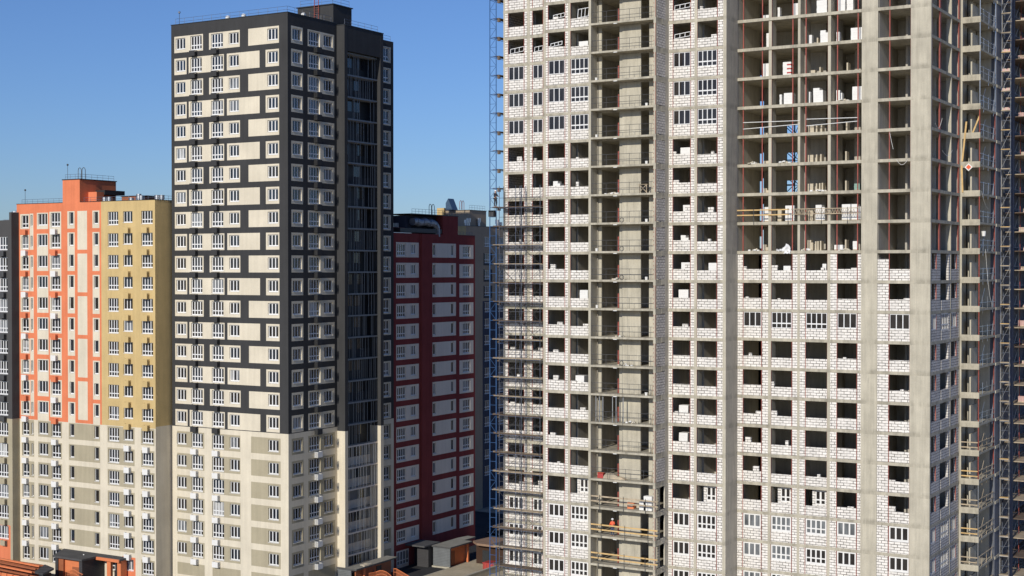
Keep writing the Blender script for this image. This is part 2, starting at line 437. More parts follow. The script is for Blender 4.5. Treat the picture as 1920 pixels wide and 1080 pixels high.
    r = MB(); r.box(UL + .01, -117.86, Y0 + .01, VE - .01, ROOF - 1.0, ROOF - .8, 'droof')
    for (x0, x1, y0, y1) in ((UL - .06, UR + .06, Y0 - .06, Y0 + .25), (UR - .25, UR + .06, Y0 + .252, V1)):
        r.box(x0, x1, y0, y1, ROOF + .002, ROOF + .08, 'black')
    r.build('roof', R)
    # stair block with louvred loggias
    X1 = -116.57; XR = -117.1; XB = -118.4
    s = MB()
    for z0, z1, m in ((GZ, 19.3, 'cream'), (19.3, 72.7, 'charcoal')):
        s.box(-119, X1, V1 + .003, 154.25, z0, z1, m)
        s.box(-119, X1, 161.62, V2 + .3, z0, z1, m)
    s.box(-119, X1 - .01, 154.25, 161.62, 69.4, 72.7, 'charcoal')
    s.box(-119.5, X1 + .05, V1 - .05, V2 + .35, 72.705, 72.8, 'black')
    s.build('stair_block', R)
    for k in range(24):
        zt = 69.3 - 2.9 * k; lo = zt < 19.4
        def fl(a, b, zt=zt, lo=lo, k=k):
            rr = random.Random(k)
            a.box(XR - .12, XR + .02, 154.26, 161.61, zt - .16, zt + .04, 'pale' if lo else 'bar')
            a.box(XB, XR - .13, 154.26, 161.61, zt - .16, zt - .02, 'wetc')
            y = 154.4
            while y < 161.4:
                if rr.random() < .8 or y < 155: a.tube((XR - .05, y, zt - 2.86), (XR - .05, y, zt - .16), .035, 'galv' if lo else 'bar', 5)
                y += rr.choice((.32, .45, .62))
        P.add('louvre_bay', (XR, 158, zt), fl)
        def bk(a, b, zt=zt, lo=lo, k=k):
            rr = random.Random(k + 50)
            w0 = 155.2 + rr.choice((0, .8)); w1 = 158.0 + rr.choice((0, .7))
            a.box(XB - .1, XB, 154.26, 161.61, zt - 2.9, zt, 'logg' if lo else 'black')
            a.box(XB + .003, XB + .05, 154.3, 161.6, zt - 2.86, zt - 1.75, 'pale' if lo else ('grey' if rr.random() < .3 else 'black'))
            for q in (w0, w1):
                b.box(XB + .01, XB + .04, q, q + 1.5, zt - 1.7, zt - .35, GL[0])
        P.add('loggia_back_wall', (XB, 158, zt), bk, 'pane')
    # roof house, railings, vents, mast
    h = MB(); h.box(-123.9, -117.95, 153.0, 157.0, ROOF - .8, 75.4, 'charcoal'); h.box(-124.05, -117.8, 152.85, 157.15, 75.4, 75.52, 'black')
    hh = h.build('roof_house', R)
    d = MB(); d.box(-120.6, -119.8, 152.94, 153.0 - .004, ROOF - .8, ROOF + 1.2, 'steel'); d.build('door', hh)
    g = MB()
    railing(g, [(UL + .5, Y0 + .3, ROOF), (UR - .3, Y0 + .3, ROOF), (UR - .3, 152.8, ROOF)], .85)
    railing(g, [(-123.6, 153.2, 75.5), (-118.2, 153.2, 75.5), (-118.2, 156.8, 75.5)], .85)
    railing(g, [(-117.0, 154.2, 72.8), (-117.0, 161.6, 72.8)], .8); railing(g, [(-118.1, 162.6, 72.2), (-118.1, 166.1, 72.2)], .8)
    g.build('roof_railing', R)
    for x, y in ((-128.3, 144.2), (-125.6, 144.2), (-118.5, 147.5)):
        v = MB(); v.tube((x, y, ROOF - .8), (x, y, ROOF + .1), .14, 'galv', 8); v.ball((x, y, ROOF + .33), .32, 'lamp', .85); v.build('roof_vent', R, smooth=True)
    v = MB(); v.tube((UL + .9, Y0 + .6, ROOF), (UL + .9, Y0 + .6, ROOF + 1.7), .03, 'steel'); v.ball((UL + .9, Y0 + .6, ROOF + 1.75), .17, 'galv'); v.build('roof_antenna', R)
    v = MB()
    for x in (-120.9, -120.2): v.box(x, x + .07, 152.7, 152.77, ROOF - .6, 78.2, 'rust')
    for i in range(20):
        z = ROOF - .4 + i * .29; v.tube((-120.87, 152.73, z), (-120.17, 152.73, z), .025, 'rust', 4)
    v.build('roof_ladder', R)
    P.flush()
dark_tower()

# ================================================================== orange and ochre block
def orange_block():
    R = thing('apartment_block', (-150.5, 147, 0), 'orange and ochre apartment block with cream lower floors left of the charcoal tower', 'building')
    P = Parts(R); W = MB(); Y0 = 140.75; T = TU(Y0); UL, UD, UR = -164.3, -147.75, -137.88
    Z0 = 48.35; BND = 19.95; ROOF = 49.75; tv = TV(UR)
    wallgrid(W, T, UL, UR, Z0 + .3, ROOF, [], [(UD, UR, 0, 99, 'yellow')], 'orange')
    for k in range(17):
        zt = Z0 + .3 - 2.9 * k; zb = zt - 2.9; w0 = Z0 - 2.9 * k
        if k == 16: zb = GZ
        lowh = k >= 10
        rects = []; ws = []
        ws += [(-163.3, -161.95, w0 - 1.95, w0 - .2, 2, 1), (-161.48, -161.1, w0 - 1.75, w0 - .15, 1, 0), (-160.02, -158.15, w0 - 1.62, w0 - .02, 3, 0),
               (-157.45, -155.65, w0 - 1.85, w0 + .06, 3, 1), (-153.88, -153.04, w0 - 1.6, w0 + .08, 1, 0), (-149.15, -148.33, w0 - 1.6, w0 + .05, 1, 0),
               (-146.5, -144.55, w0 - 1.78, w0, 4, 1), (-143.67, -141.95, w0 - 1.5, w0, 3, 0), (-140.35, -138.3, w0 - 1.72, w0, 4, 1)]
        if not lowh:
            rects.append((UD, UR, zb, zt, 'yellow'))
            c = 'cream'; j = k % 2
            rects += [(-163.6, -161.75, w0 - 2.1, w0 + .0, c)]
            rects += [(-161.66, -160.93, zb if k % 2 == 0 else w0 - 2.1, zt if k % 2 == 1 else w0 + .05, c)]
            up = (k % 2 == 0 and k > 0); dn = (k % 2 == 1)
            rects += [(-160.22, -157.98, zb if dn else w0 - 2.15, zt if up else w0 + .12, c)]
            rects += [(-157.72, -155.41, zb if k % 2 == 0 else w0 - 2.05, zt if k % 2 == 1 else w0 + .22, c)]
            for x0, x1 in ((-154.2, -152.8), (-149.4, -148.08)):
                rects += [(x0, x1, zb if dn else w0 - 2.15, zt if up else w0 + .22, c)]
            rects += [(-152.26, -150.42, zb if k % 2 == 0 else w0 - 2.15, zt if k % 2 == 1 else w0 + .22, c)]
            df = 'orange'
        else:
            c = 'taupe'; df = 'cream'
            for x0, x1 in ((-163.4, -160.95), (-160.15, -155.4), (-154.1, -148.1), (-146.7, -141.7), (-140.55, -138.1)):
                rects += [(x0, x1, w0 - 2.0, w0 + .22, c)]
            if k == 10: rects.insert(0, (UL, UD, BND, zt, 'orange')); rects.insert(0, (UD, UR, BND, zt, 'yellow'))
            if k == 16: rects.append((-144.0, -141.6, zb, w0 + .5, 'orange'))
        wallgrid(W, T, UL, UR, zb, zt, [q[:4] for q in ws], rects, df, .16)
        for q in ws:
            P.add('window', T(q[0], 0, q[2]), lambda a, b, q=q: window(a, b, T, *q[:4], .16, q[4], q[5], out=.07 if q[4] > 1 else .06, mull=.12), 'pane', max(.3, min(1, (q[1] - q[0]) / 1.7)))
        if k < 16:
            bz = w0 - 2.95
            for i, (x, m) in enumerate(((-162.98, 'orange' if k % 2 == 0 else 'foam'), (-157.05, 'foam' if k % 2 == 0 else 'orange'), (-143.25, 'yellow'), (-139.85, 'yellow'))):
                m = 'foam' if lowh or (k == 9 and i < 2 and m == 'foam') else m
                P.add('cooler_basket', T(x, 0, bz), lambda a, b, x=x, m=m, bz=bz: basket(a, T, x, x + .95, bz + .02, bz + .78, .5, m), None, .5)
    # side faces
    for z0, z1, m in ((GZ, 19.9, 'cream'), (19.9, ROOF, 'yellow')):
        W.face([(UR, Y0, z0), (UR, 162, z0), (UR, 162, z1), (UR, Y0, z1)], m)
    for z0, z1, m in ((GZ, 19.9, 'cream'), (19.9, ROOF, 'orange')):
        W.face([(UL, Y0, z0), (UL, 158, z0), (UL, 158, z1), (UL, Y0, z1)], m)
        W.face([(UL, 158, z0), (UR, 162, z0), (UR, 162, z1), (UL, 158, z1)], m)
    W.build('wall', R)
    r = MB(); r.box(UL + .3, UR - .2, Y0 + .3, 157.9, ROOF - .7, ROOF - .5, 'droof')
    r.box(UL - .05, -155.2, Y0 - .05, Y0 + .3, ROOF + .003, ROOF + .07, 'black'); r.box(-151.7, UR + .05, Y0 - .05, Y0 + .3, ROOF + .003, ROOF + .07, 'black')
    r.box(UR - .3, UR + .05, Y0 + .302, 158, ROOF + .003, ROOF + .07, 'black'); r.build('roof', R)
    h = MB(); h.box(-155.1, -151.8, Y0 + .004, 147.4, ROOF - .5, 52.85, 'orange'); h.box(-155.2, -151.7, Y0 - .06, 147.5, 52.85, 52.97, 'black')
    hh = h.build('roof_house', R)
    h = MB(); h.box(-151.79, -150.2, 142.3, 143.6, ROOF - .5, 51.2, 'orange'); h.box(-151.79, -150.0, 143.61, 147.3, 50.9, 51.5, 'black'); h.build('stair_canopy', hh)
    h = MB(); h.box(-149.9, -146.0, 146.6, 149, ROOF - .5, 50.7, 'rustpan'); h.box(-150, -145.9, 146.5, 149.1, 50.7, 50.8, 'black'); h.build('plant_room', R)
    g = MB(); railing(g, [(UL + .5, Y0 + .5, ROOF), (-155.3, Y0 + .5, ROOF)], .65, step=1.0); railing(g, [(-151.5, Y0 + .5, ROOF), (UR - .5, Y0 + .5, ROOF), (UR - .5, 150, ROOF)], .65, step=1.2)
    railing(g, [(-154.9, Y0 + .3, 52.97), (-152, Y0 + .3, 52.97), (-152, 147.2, 52.97)], .65, step=1.1); g.build('roof_railing', R)
    for x, y, q in ((-155.6, 142.5, .9), (-145.0, 143.6, .5), (-144.0, 143.9, .7), (-143.2, 143.2, 1.3), (-142.5, 143.0, .9), (-139.3, 142.6, .8), (-138.7, 142.9, .8), (-149.4, 143, .7), (-148.9, 143.4, .8)):
        v = MB(); vent(v, x, y, ROOF - .5, .34, .8 + q * .55); v.build('roof_vent', R)
    v = MB(); hoops(v, -153.0, 141.6, 52.97); v.build('roof_ladder_rail', R)
    for x, y, z, h_ in ((-163.3, 141.4, ROOF, 2.0), (-154.6, 141.2, 52.97, 2.0)):
        v = MB(); v.tube((x, y, z), (x, y, z + h_), .025, 'steel'); v.ball((x, y, z + h_), .14, 'steel'); v.build('roof_antenna', R)
    P.flush()
orange_block()

# ================================================================== grey block at the left edge
def grey_block():
    R = thing('apartment_block', (-170, 146, 0), 'dark grey apartment block cut off by the left edge of the photo', 'building')
    P = Parts(R); W = MB(); Y0 = 139.45; T = TU(Y0); UL, UR = -178, -163.85; ROOF = 47.5
    wallgrid(W, T, UL, UR, 45.3, ROOF, [], [], 'grey')
    for k in range(16):
        zt = 45.3 - 2.9 * k; zb = GZ if k == 15 else zt - 2.9; lowh = k >= 9
        rects = []
        if k == 8: rects.append((UL, UR, zb, 19.7, 'taupe'))
        if k >= 14: rects.append((UL, UR, zb, zt, 'orange'))
        ws = [(x, x + 2.15, zt - 1.95, zt - .1, 4, 1) for x in (-166.95 + .1, -170.6, -174.6)] if k < 15 else []
        wallgrid(W, T, UL, UR, zb, zt, [q[:4] for q in ws], rects, 'taupe' if lowh else 'grey', .16)
        for q in ws: P.add('window', T(q[0], 0, q[2]), lambda a, b, q=q: window(a, b, T, *q[:4], .16, 4, True), 'pane')
        for x in (-165.9, -169.8):
            P.add('cooler_basket', T(x, 0, zb), lambda a, b, x=x, zb=zb, lowh=lowh: basket(a, T, x, x + .95, zb + .08, zb + .82, .5, 'taupe' if lowh else 'steel'), None, .5)
    for z0, z1, m in ((GZ, 19.7, 'taupe'), (19.7, 48.6, 'grey')):
        W.box(-164.3, UR + .01, Y0 - .02, 140.74, z0, z1, m)
    for x in (UL, UR - .5):
        W.face([(x, Y0 + .1, GZ), (x, 160, GZ), (x, 160, ROOF), (x, Y0 + .1, ROOF)], 'grey')
    W.build('wall', R)
    r = MB(); r.box(UL, UR - .5, Y0 + .2, 160, ROOF - .6, ROOF - .4, 'droof'); r.build('roof', R)
    v = MB(); vent(v, -165.2, 141.2, ROOF - .4, .4, 1.7); v.build('roof_vent', R)
    v = MB(); v.tube((-164.9, 141.5, ROOF - .4), (-164.9, 141.5, 48.4), .06, 'steel'); v.ball((-164.9, 141.3, 48.6), .38, 'galv', .8); v.build('satellite_dish', R)
    v = MB(); v.box(-166.4, -164.6, 140.2, 141.0, ROOF - .4, ROOF + .12, 'galv'); v.build('plant_cabinet', R)
    P.flush()
grey_block()

# ================================================================== wine-red block
def red_block():
    R = thing('apartment_block', (-124, 178, 0), 'wine red apartment block with pale grey panels standing in the shade behind the charcoal tower', 'building')
    P = Parts(R); W = MB(); X0 = -118.4; T = TV(X0); V0, V1 = 166.6, 188.7; Z0 = 44.45; ROOF = 45.75
    wallgrid(W, T, V0, V1, Z0, ROOF, [], [], 'red')
    for k in range(16):
        zt = Z0 - 2.9 * k; zb = GZ if k == 15 else zt - 2.9
        rects = [(167.85, 173.5, zt - 2.12, zt, 'pale'), (176.95, 183.35, zt - 2.1, zt - .02, 'pale'), (184.3, 188.25, zt - 2.25, zt - .15, 'pale')]
        ws = [(168.1, 170.25, zt - 1.9, zt - .2, 4, 1), (171.5, 172.85, zt - 1.62, zt - .2, 3, 0), (177.15, 177.95, zt - 1.85, zt - .2, 1, 0), (182.0, 182.85, zt - 1.85, zt - .2, 1, 0), (185.3, 187.35, zt - 2.05, zt - .35, 4, 1)]
        if k == 15:
            rects = [(167.85, 170.9, GZ, zt - .1, 'pale')]; ws = []
        wallgrid(W, T, V0, V1, zb, zt, [q[:4] for q in ws], rects, 'red', .14)
        for q in ws:
            g = random.choices(GL, (.3, .2, .2, .2, .1))[0]
            P.add('window', T(q[0], 0, q[2]), lambda a, b, q=q, g=g: window(a, b, T, *q[:4], .14, q[4], q[5], gl=g, mull=.11, rim=False), 'pane', min(1, (q[1] - q[0])))
    # ground floor glazing
    P.add('window', T(168, 0, .9), lambda a, b: window(a, b, T, 167.9, 170.8, -1.2, .75, -.05, 4, True, gl=GL[3], rim=False), 'pane')
    W.box(X0 - .3, X0 + .28, 173.9, 176.6, GZ, ROOF - .02, 'red')
    W.face([(X0, V1, GZ), (-134, V1, GZ), (-134, V1, ROOF), (X0, V1, ROOF)], 'red'); W.face([(X0, V0, GZ), (-134, V0, GZ), (-134, V0, ROOF), (X0, V0, ROOF)], 'red')
    W.face([(-134, V0, GZ), (-134, V1, GZ), (-134, V1, ROOF), (-134, V0, ROOF)], 'red')
    W.build('wall', R)
    r = MB(); r.box(-133.9, X0 - .25, V0 + .1, V1 - .1, ROOF - .6, ROOF - .4, 'droof'); r.box(X0 - .25, X0 + .05, V0, 171.6, ROOF + .003, ROOF + .08, 'galv'); r.box(X0 - .25, X0 + .05, 184, V1, ROOF + .003, ROOF + .08, 'steel'); r.build('roof', R)
    h = MB(); h.box(-123, X0 - .003, 179.8, 183.9, ROOF - .4, 48.5, 'red'); h.box(-123, X0 - 1.2, 171.9, 179.79, ROOF - .4, 48.35, 'navy'); h.box(-123.1, X0 + .06, 171.8, 184, 48.51, 48.62, 'black'); hh = h.build('roof_house', R)
    h = MB(); h.box(X0 - 1.19, X0 - .1, 169, 179.7, 45.9, 46.5, 'black'); h.box(X0 - 4, X0 - 1.21, 167, 171.8, ROOF - .4, 46.6, 'red'); h.build('stair_canopy', hh)
    d = MB()      # silver ventilation duct down to the roof, its shade painted into the metal
    pts = [(X0 - .5, 172.6 + i * .8, 47.45 + .12 * math.sin(i * 2.1)) for i in range(7)] + [(X0 - .5, 178.3, 47.2), (X0 - .5, 178.8, 46.6), (X0 - .5, 178.9, 45.4)]
    for i, (a, q) in enumerate(zip(pts, pts[1:])): d.tube(a, q, .55 + .05 * (i % 2), 'duct', 12)
    d.build('ventilation_duct', R)
    g = MB(); railing(g, [(X0 - .3, 172.2, 48.6), (X0 - .3, 183.6, 48.6)], .7, step=.9); railing(g, [(X0 - .3, 184.2, ROOF), (X0 - .3, 188.4, ROOF)], .5, step=.8); g.build('roof_railing', R)
    v = MB(); hoops(v, X0 - .5, 176.9, 48.6, 'V'); v.build('roof_ladder_rail', R)
    for y, q in ((167.3, 1.0), (168.0, 1.2), (168.9, 1.1), (171, 1.4)):
        v = MB(); vent(v, X0 - 2.2, y, ROOF + .1, .36, q); v.build('roof_vent', R)
    P.flush()
red_block()

# ================================================================== beige and navy block far behind
def beige_block():
    R = thing('apartment_block', (-142, 225, 0), 'beige and navy apartment block farthest away behind the wine red block', 'building')
    P = Parts(R); W = MB(); X0 = -135.4; T = TV(X0); V0, V1 = 212.9, 245; ROOF = 48.1
    wallgrid(W, T, V0, V1, 46.6, ROOF, [], [], 'beige')
    for k in range(16):
        zt = 46.6 - 2.9 * k; zb = GZ if k == 15 else zt - 2.9; nv = k >= 4
        ws = [(x, x + 2.2, zt - 2.0, zt - .25, 4, 1) for x in (219.0, 223.6, 229, 235)]
        if k == 15: ws = []
        rects = [(218.3, V1, zb, zt, 'navy')] if nv else ([(218.6, 221.6, zt - 2.4, zt - .2, 'grey')] if k else [])
        wallgrid(W, T, V0, V1, zb, zt, [q[:4] for q in ws], rects, 'beige', .15)
        for q in ws: P.add('window', T(q[0], 0, q[2]), lambda a, b, q=q, k=k: window(a, b, T, *q[:4], .15, q[4], q[5], gl=GL[3] if k == 0 else GL[2], rim=False, mull=.09), 'pane')
    W.face([(X0, V0, GZ), (-152, V0, GZ), (-152, V0, ROOF), (X0, V0, ROOF)], 'yellow'); W.face([(X0, V1, GZ), (-152, V1, GZ), (-152, V1, ROOF), (X0, V1, ROOF)], 'beige')
    W.build('wall', R)
    r = MB(); r.box(-151.9, X0 - .05, V0 + .1, V1 - .1, ROOF - .4, ROOF - .2, 'droof'); r.box(X0 - .3, X0 + .05, V0, V1, ROOF + .003, ROOF + .1, 'steel'); r.build('roof', R)
    h = MB(); h.box(-141, X0 - .6, 208 + 7, 220.5, ROOF - .2, 50.9, 'beige'); h.box(-142.5, -141.01, 214.5, 218, ROOF - .2, 51.4, 'yellow'); h.box(-141.1, X0 - .5, 214.9, 220.6, 50.91, 51.0, 'steel'); hh = h.build('roof_house', R)
    v = MB(); v.hexa([(-140.2, 213.8, 51), (-138.8, 213.8, 51), (-138.8, 215.6, 51), (-140.2, 215.6, 51), (-140.2, 213.8, 52.2), (-139.7, 213.8, 53.0), (-139.7, 215.6, 53.0), (-140.2, 215.6, 52.2)], 'bluesteel'); v.build('ventilation_hood', hh)
    g = MB(); railing(g, [(X0 - .8, 215.2, 51), (X0 - .8, 220.4, 51)], .8, step=.9); g.build('roof_railing', R)
    for y, q in ((213.6, 1.3), (214.3, 1.6), (217.6, 1.7), (224, 1.6), (225, 1.2)):
        v = MB(); vent(v, X0 - .9 + .5, y, ROOF - .2, .4, q); v.build('roof_vent', R)
    v = MB(); hoops(v, X0 - 1.5, 213.2, 51, 'V', 'rust'); v.build('roof_ladder_rail', R)
    P.flush()
beige_block()


# ================================================================== the unfinished concrete tower
ZS = 65.69                                  # top of slab 0
def zk(k): return ZS - 2.9 * k
K0, K1 = -3, 22
SH = .30
A1Y, A2Y, BY, CY, EY = 135.5, 133.5, 132.08, 135.05, 138.11
YB = 156.0
XF, XG, VG, VGE = -36.06, -34.12, 149.47, 156.4
UT = thing('unfinished_tower', (-58, 142, 0), 'huge unfinished concrete frame tower partly filled with white blocks at right', 'building')
UP = Parts(UT)
GLZ = (1, 2, 3, 17, 18, 19, 20, 21)
GLE = (10, 17, 18, 19, 20, 21)
def sections():
    """name, plane, list of (kind, a0, a1, panes, low)"""
    return [
        ('A1', A1Y, [('col', -81.38, -81.2), ('brick', -81.2, -80.82), ('open', -80.76, -78.84, 3, 0), ('brick', -78.78, -78.42), ('col', -78.42, -78.09), ('brick', -78.09, -77.79), ('open', -77.73, -76.5, 2, 0), ('brick', -76.44, -75.31)]),
        ('A2', A2Y, [('col', -75.3, -75.02), ('brick', -75.02, -74.76), ('open', -74.7, -72.75, 3, 0), ('brick', -72.69, -72.35), ('col', -72.35, -72.08), ('open', -72.05, -69.96, 4, 1), ('col', -69.94, -69.4)]),
        ('C', CY, [('brick', -61.58, -61.19), ('open', -61.13, -59.25, 3, 0), ('brick', -59.19, -58.8), ('col', -58.8, -58.5), ('open', -58.48, -56.38, 4, 1), ('brick', -56.3, -55.73), ('col', -55.73, -55.42)]),
        ('E', EY, [('brick', -55.38, -54.82), ('open', -54.76, -52.85, 3, 0), ('brick', -52.77, -52.13), ('col', -52.13, -51.82), ('open', -51.8, -49.68, 4, 1), ('brick', -49.6, -49.1), ('col', -49.1, -48.85), ('brick', -48.85, -48.29), ('open', -48.23, -46.07, 4, 1), ('col', -46.05, -45.76), ('brick', -45.76, -45.11), ('open', -45.05, -43.12, 3, 0), ('brick', -43.04, -42.7)]),
        ('E2', EY, [('brick', -41.1, -40.02), ('open', -39.94, -38.0, 3, 0)]),
    ]
CONC = []
def tower_frame():
    fp = [(-81.4, -75.3, A1Y, YB), (-75.3, -69.4, A2Y, YB), (-69.4, -61.66, A2Y, YB), (-61.66, -55.42, CY, YB), (-55.42, XF, EY, YB)]
    for k in range(K0, K1 + 1):
        z = zk(k); s = MB()
        for i, (x0, x1, y0, y1) in enumerate(fp):
            yy = y0
            if i == 4 and k <= 8:
                s.box(-55.42, -42.72, y0 - .10, y0, z - SH, z, 'slab')
            s.box(x0, x1, yy, y1, z - SH, z, 'slab')
        # balcony slab and end beams
        s.box(-68.92, -61.92, BY, A2Y, z - .2, z, 'slab')
        s.box(-61.92, -61.66, BY, A2Y, z - .55, z, 'slab')
        s.box(-69.18, -68.92, BY, A2Y - .003, z - .5, z, 'slab')
        # right balcony: front upstand beam, slab, edge
        s.box(XF, XG, VG, VG + .2, z - .32, z + .28, 'slab'); s.box(XF, XG, VG + .2, VGE, z - .2, z, 'slab')
        s.build('floor_slab', UT)
    # full-storey columns and walls, one part each per line
    colm = MB
    def stack(name, boxes, m, krange=range(K0, K1)):
        c = MB()
        for k in krange:
            for (x0, x1, y0, y1) in boxes: c.box(x0, x1, y0, y1, zk(k + 1) + .001, zk(k) - SH - .001, m)
        c.build(name, UT)
    for nm, Y, el in sections():
        for e in el:
            if e[0] == 'col':
                deep = 1.3 if nm != 'A1' else .9
                stack('column', [(e[1], e[2], Y + .004, Y + deep)], 'conc')
    stack('shear_wall', [(-42.7, -41.12, EY + .004, EY + .35)], 'conc')
    stack('shear_wall', [(-37.98, XF, EY + .004, EY + .35)], 'conc')
    # balcony: side piers, back wall
    stack('column', [(-69.17, -68.93, BY + .003, A2Y - .003)], 'conc')
    stack('column', [(-61.9, -61.67, BY + .003, BY + .3)], 'conc')
    for q in ((-68.78, -68.42, A2Y + .003, A2Y + .2), (-66.38, -63.98, A2Y + .003, A2Y + .25), (-63.05, -61.9, A2Y + .003, A2Y + .2)): stack('balcony_back_wall', [q], 'conc')
    # shaded side wall between C and E, and the wall that steps back beside the balcony
    stack('shear_wall', [(-55.41, -55.4 + .01, CY + .4, EY - .003), (-55.7, -55.41, CY + 1.31, 144.05)], 'sideconc')
    w_ = MB()
    for k in range(K0, K1): w_.box(-55.5, -55.385, CY + .006, EY - .11, zk(k + 1) + .004, zk(k) - .004, 'sideconc')
    w_.build('shear_wall', UT)
    w_ = MB()
    for k in range(K0, K1): w_.box(-61.78, -61.645, BY + 2.25, CY - .004, zk(k + 1) + .004, zk(k) - .004, 'sideconc')
    for k in range(K0, K1 + 1): w_.box(-61.78, -61.645, A2Y + .003, BY + 2.246, zk(k) - .5, zk(k) + .05, 'sideconc')
    w_.build('shear_wall', UT)
    for k in range(K0, K1):
        if k >= 16: continue
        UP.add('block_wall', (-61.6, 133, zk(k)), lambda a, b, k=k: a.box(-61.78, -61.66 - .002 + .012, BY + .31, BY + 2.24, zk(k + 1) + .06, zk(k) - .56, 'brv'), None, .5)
    # left gable wall
    g = MB()
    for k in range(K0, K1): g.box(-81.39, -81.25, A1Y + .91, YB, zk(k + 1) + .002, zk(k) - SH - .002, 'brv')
    g.build('gable_wall', UT)
    # interior cross walls and back walls
    for k in range(K0, K1):
        z0, z1 = zk(k + 1) + .003, zk(k) - SH - .003
        i = MB(); op = k <= 7
        # rooms behind A and C
        for x0, x1, y in ((-81.2, -79.9, 139.6), (-78.9, -77.2, 139.6), (-76.3, -74.2, 138.2), (-73.3, -71.2, 138.2), (-70.3, -64.2, 138.4), (-63.3, -61.7, 138.4), (-61.6, -60.1, 139.8), (-59.2, -58.0, 139.8), (-57.1, -55.8, 139.8)):
            i.box(x0, x1, y, y + .2, z0, z1, 'wetc')
        for x, y0, y1 in ((-78.3, 137, 139.59), (-75.25, A2Y + 1.4, 143), (-72.2, A2Y + 1.8, 138.19), (-69.3, A2Y + .9, 143), (-61.65, CY + .05, 143), (-58.65, CY + 1.9, 139.79)):
            i.box(x - .1, x + .1, y0, y1, z0, z1, 'wetc')
        i.box(-81.2, -55.8, 143.2, 143.4, z0, z1, 'wetc')
        # rooms behind E
        yb = 145.4
        segs = [(-55.4, -55.9), (-55.38, -52.95), (-51.2, -44.2), (-43.3, -41.3)] if not op else [(-55.4, -53.3), (-51.6, -44.5), (-43.4, -41.3)]
        if not op: segs = [(-55.4, -41.3)]
        for x0, x1 in segs:
            if x1 > x0: i.box(x0, x1, yb, yb + .2, z0, z1, 'wetc')
        for x, y0, y1 in ((-50.95, 145.61, 152), (-48.9, EY + 1.31, 141), (-45.9, EY + 1.31, 142), (-41.2, EY + .36, YB - .1), (-46.7, 141.5, 145.3)):
            i.box(x - .1, x + .1, y0, y1, z0, z1, 'wetc')
        if op:
            i.box(-53.299, -52.9, yb, yb + .2, z0, z1, 'wetc'); i.box(-52.899, -51.601, yb, yb + .2, z0 + (1.6 if k in (3, 4, 5) else .002), z1, 'wetc'); i.box(-55.69, -55.45, 144.051, 144.45, z0, z1, 'wetc'); i.box(-55.69, -55.45, 144.451, 145.3, z0, z0 + .35, 'wetc'); i.box(-55.69, -55.45, 144.451, 145.3, z0 + 1.6, z1, 'wetc')
            i.box(-49.4, -47.6, 142.2, 142.4, z0, z1, 'wetc'); i.box(-44.7, -44.1, 142.3, 142.6, z0, z1, 'wetc')
        # rooms at the right end
        i.box(-41.09, -39.61, 144.8, 145.0, z0, z1, 'wetc'); i.box(-39.2, -36.2, 142.0, 142.2, z0, z1, 'wetc') if not op else None; i.box(-39.6, -39.4, 142.21, YB - .1, z0, z1, 'wetc')
        i.box(-39.39, -36.2, 148.9, 149.1, z0, z1, 'wetc'); i.box(-39.39, -37.3, 144.6, 144.8, z0, z1, 'wetc')
        if k > 7: i.box(-55.6, -41.4, YB - .2, YB - .05, z0, z1, 'wetc')
        i.box(-81.2, -62.5 if op else -55.8, YB - .2, YB - .05, z0, z1, 'wetc')
        i.build('interior_wall', UT)
    # blocks, posts and windows of the front sections
    rnd = random.Random(3)
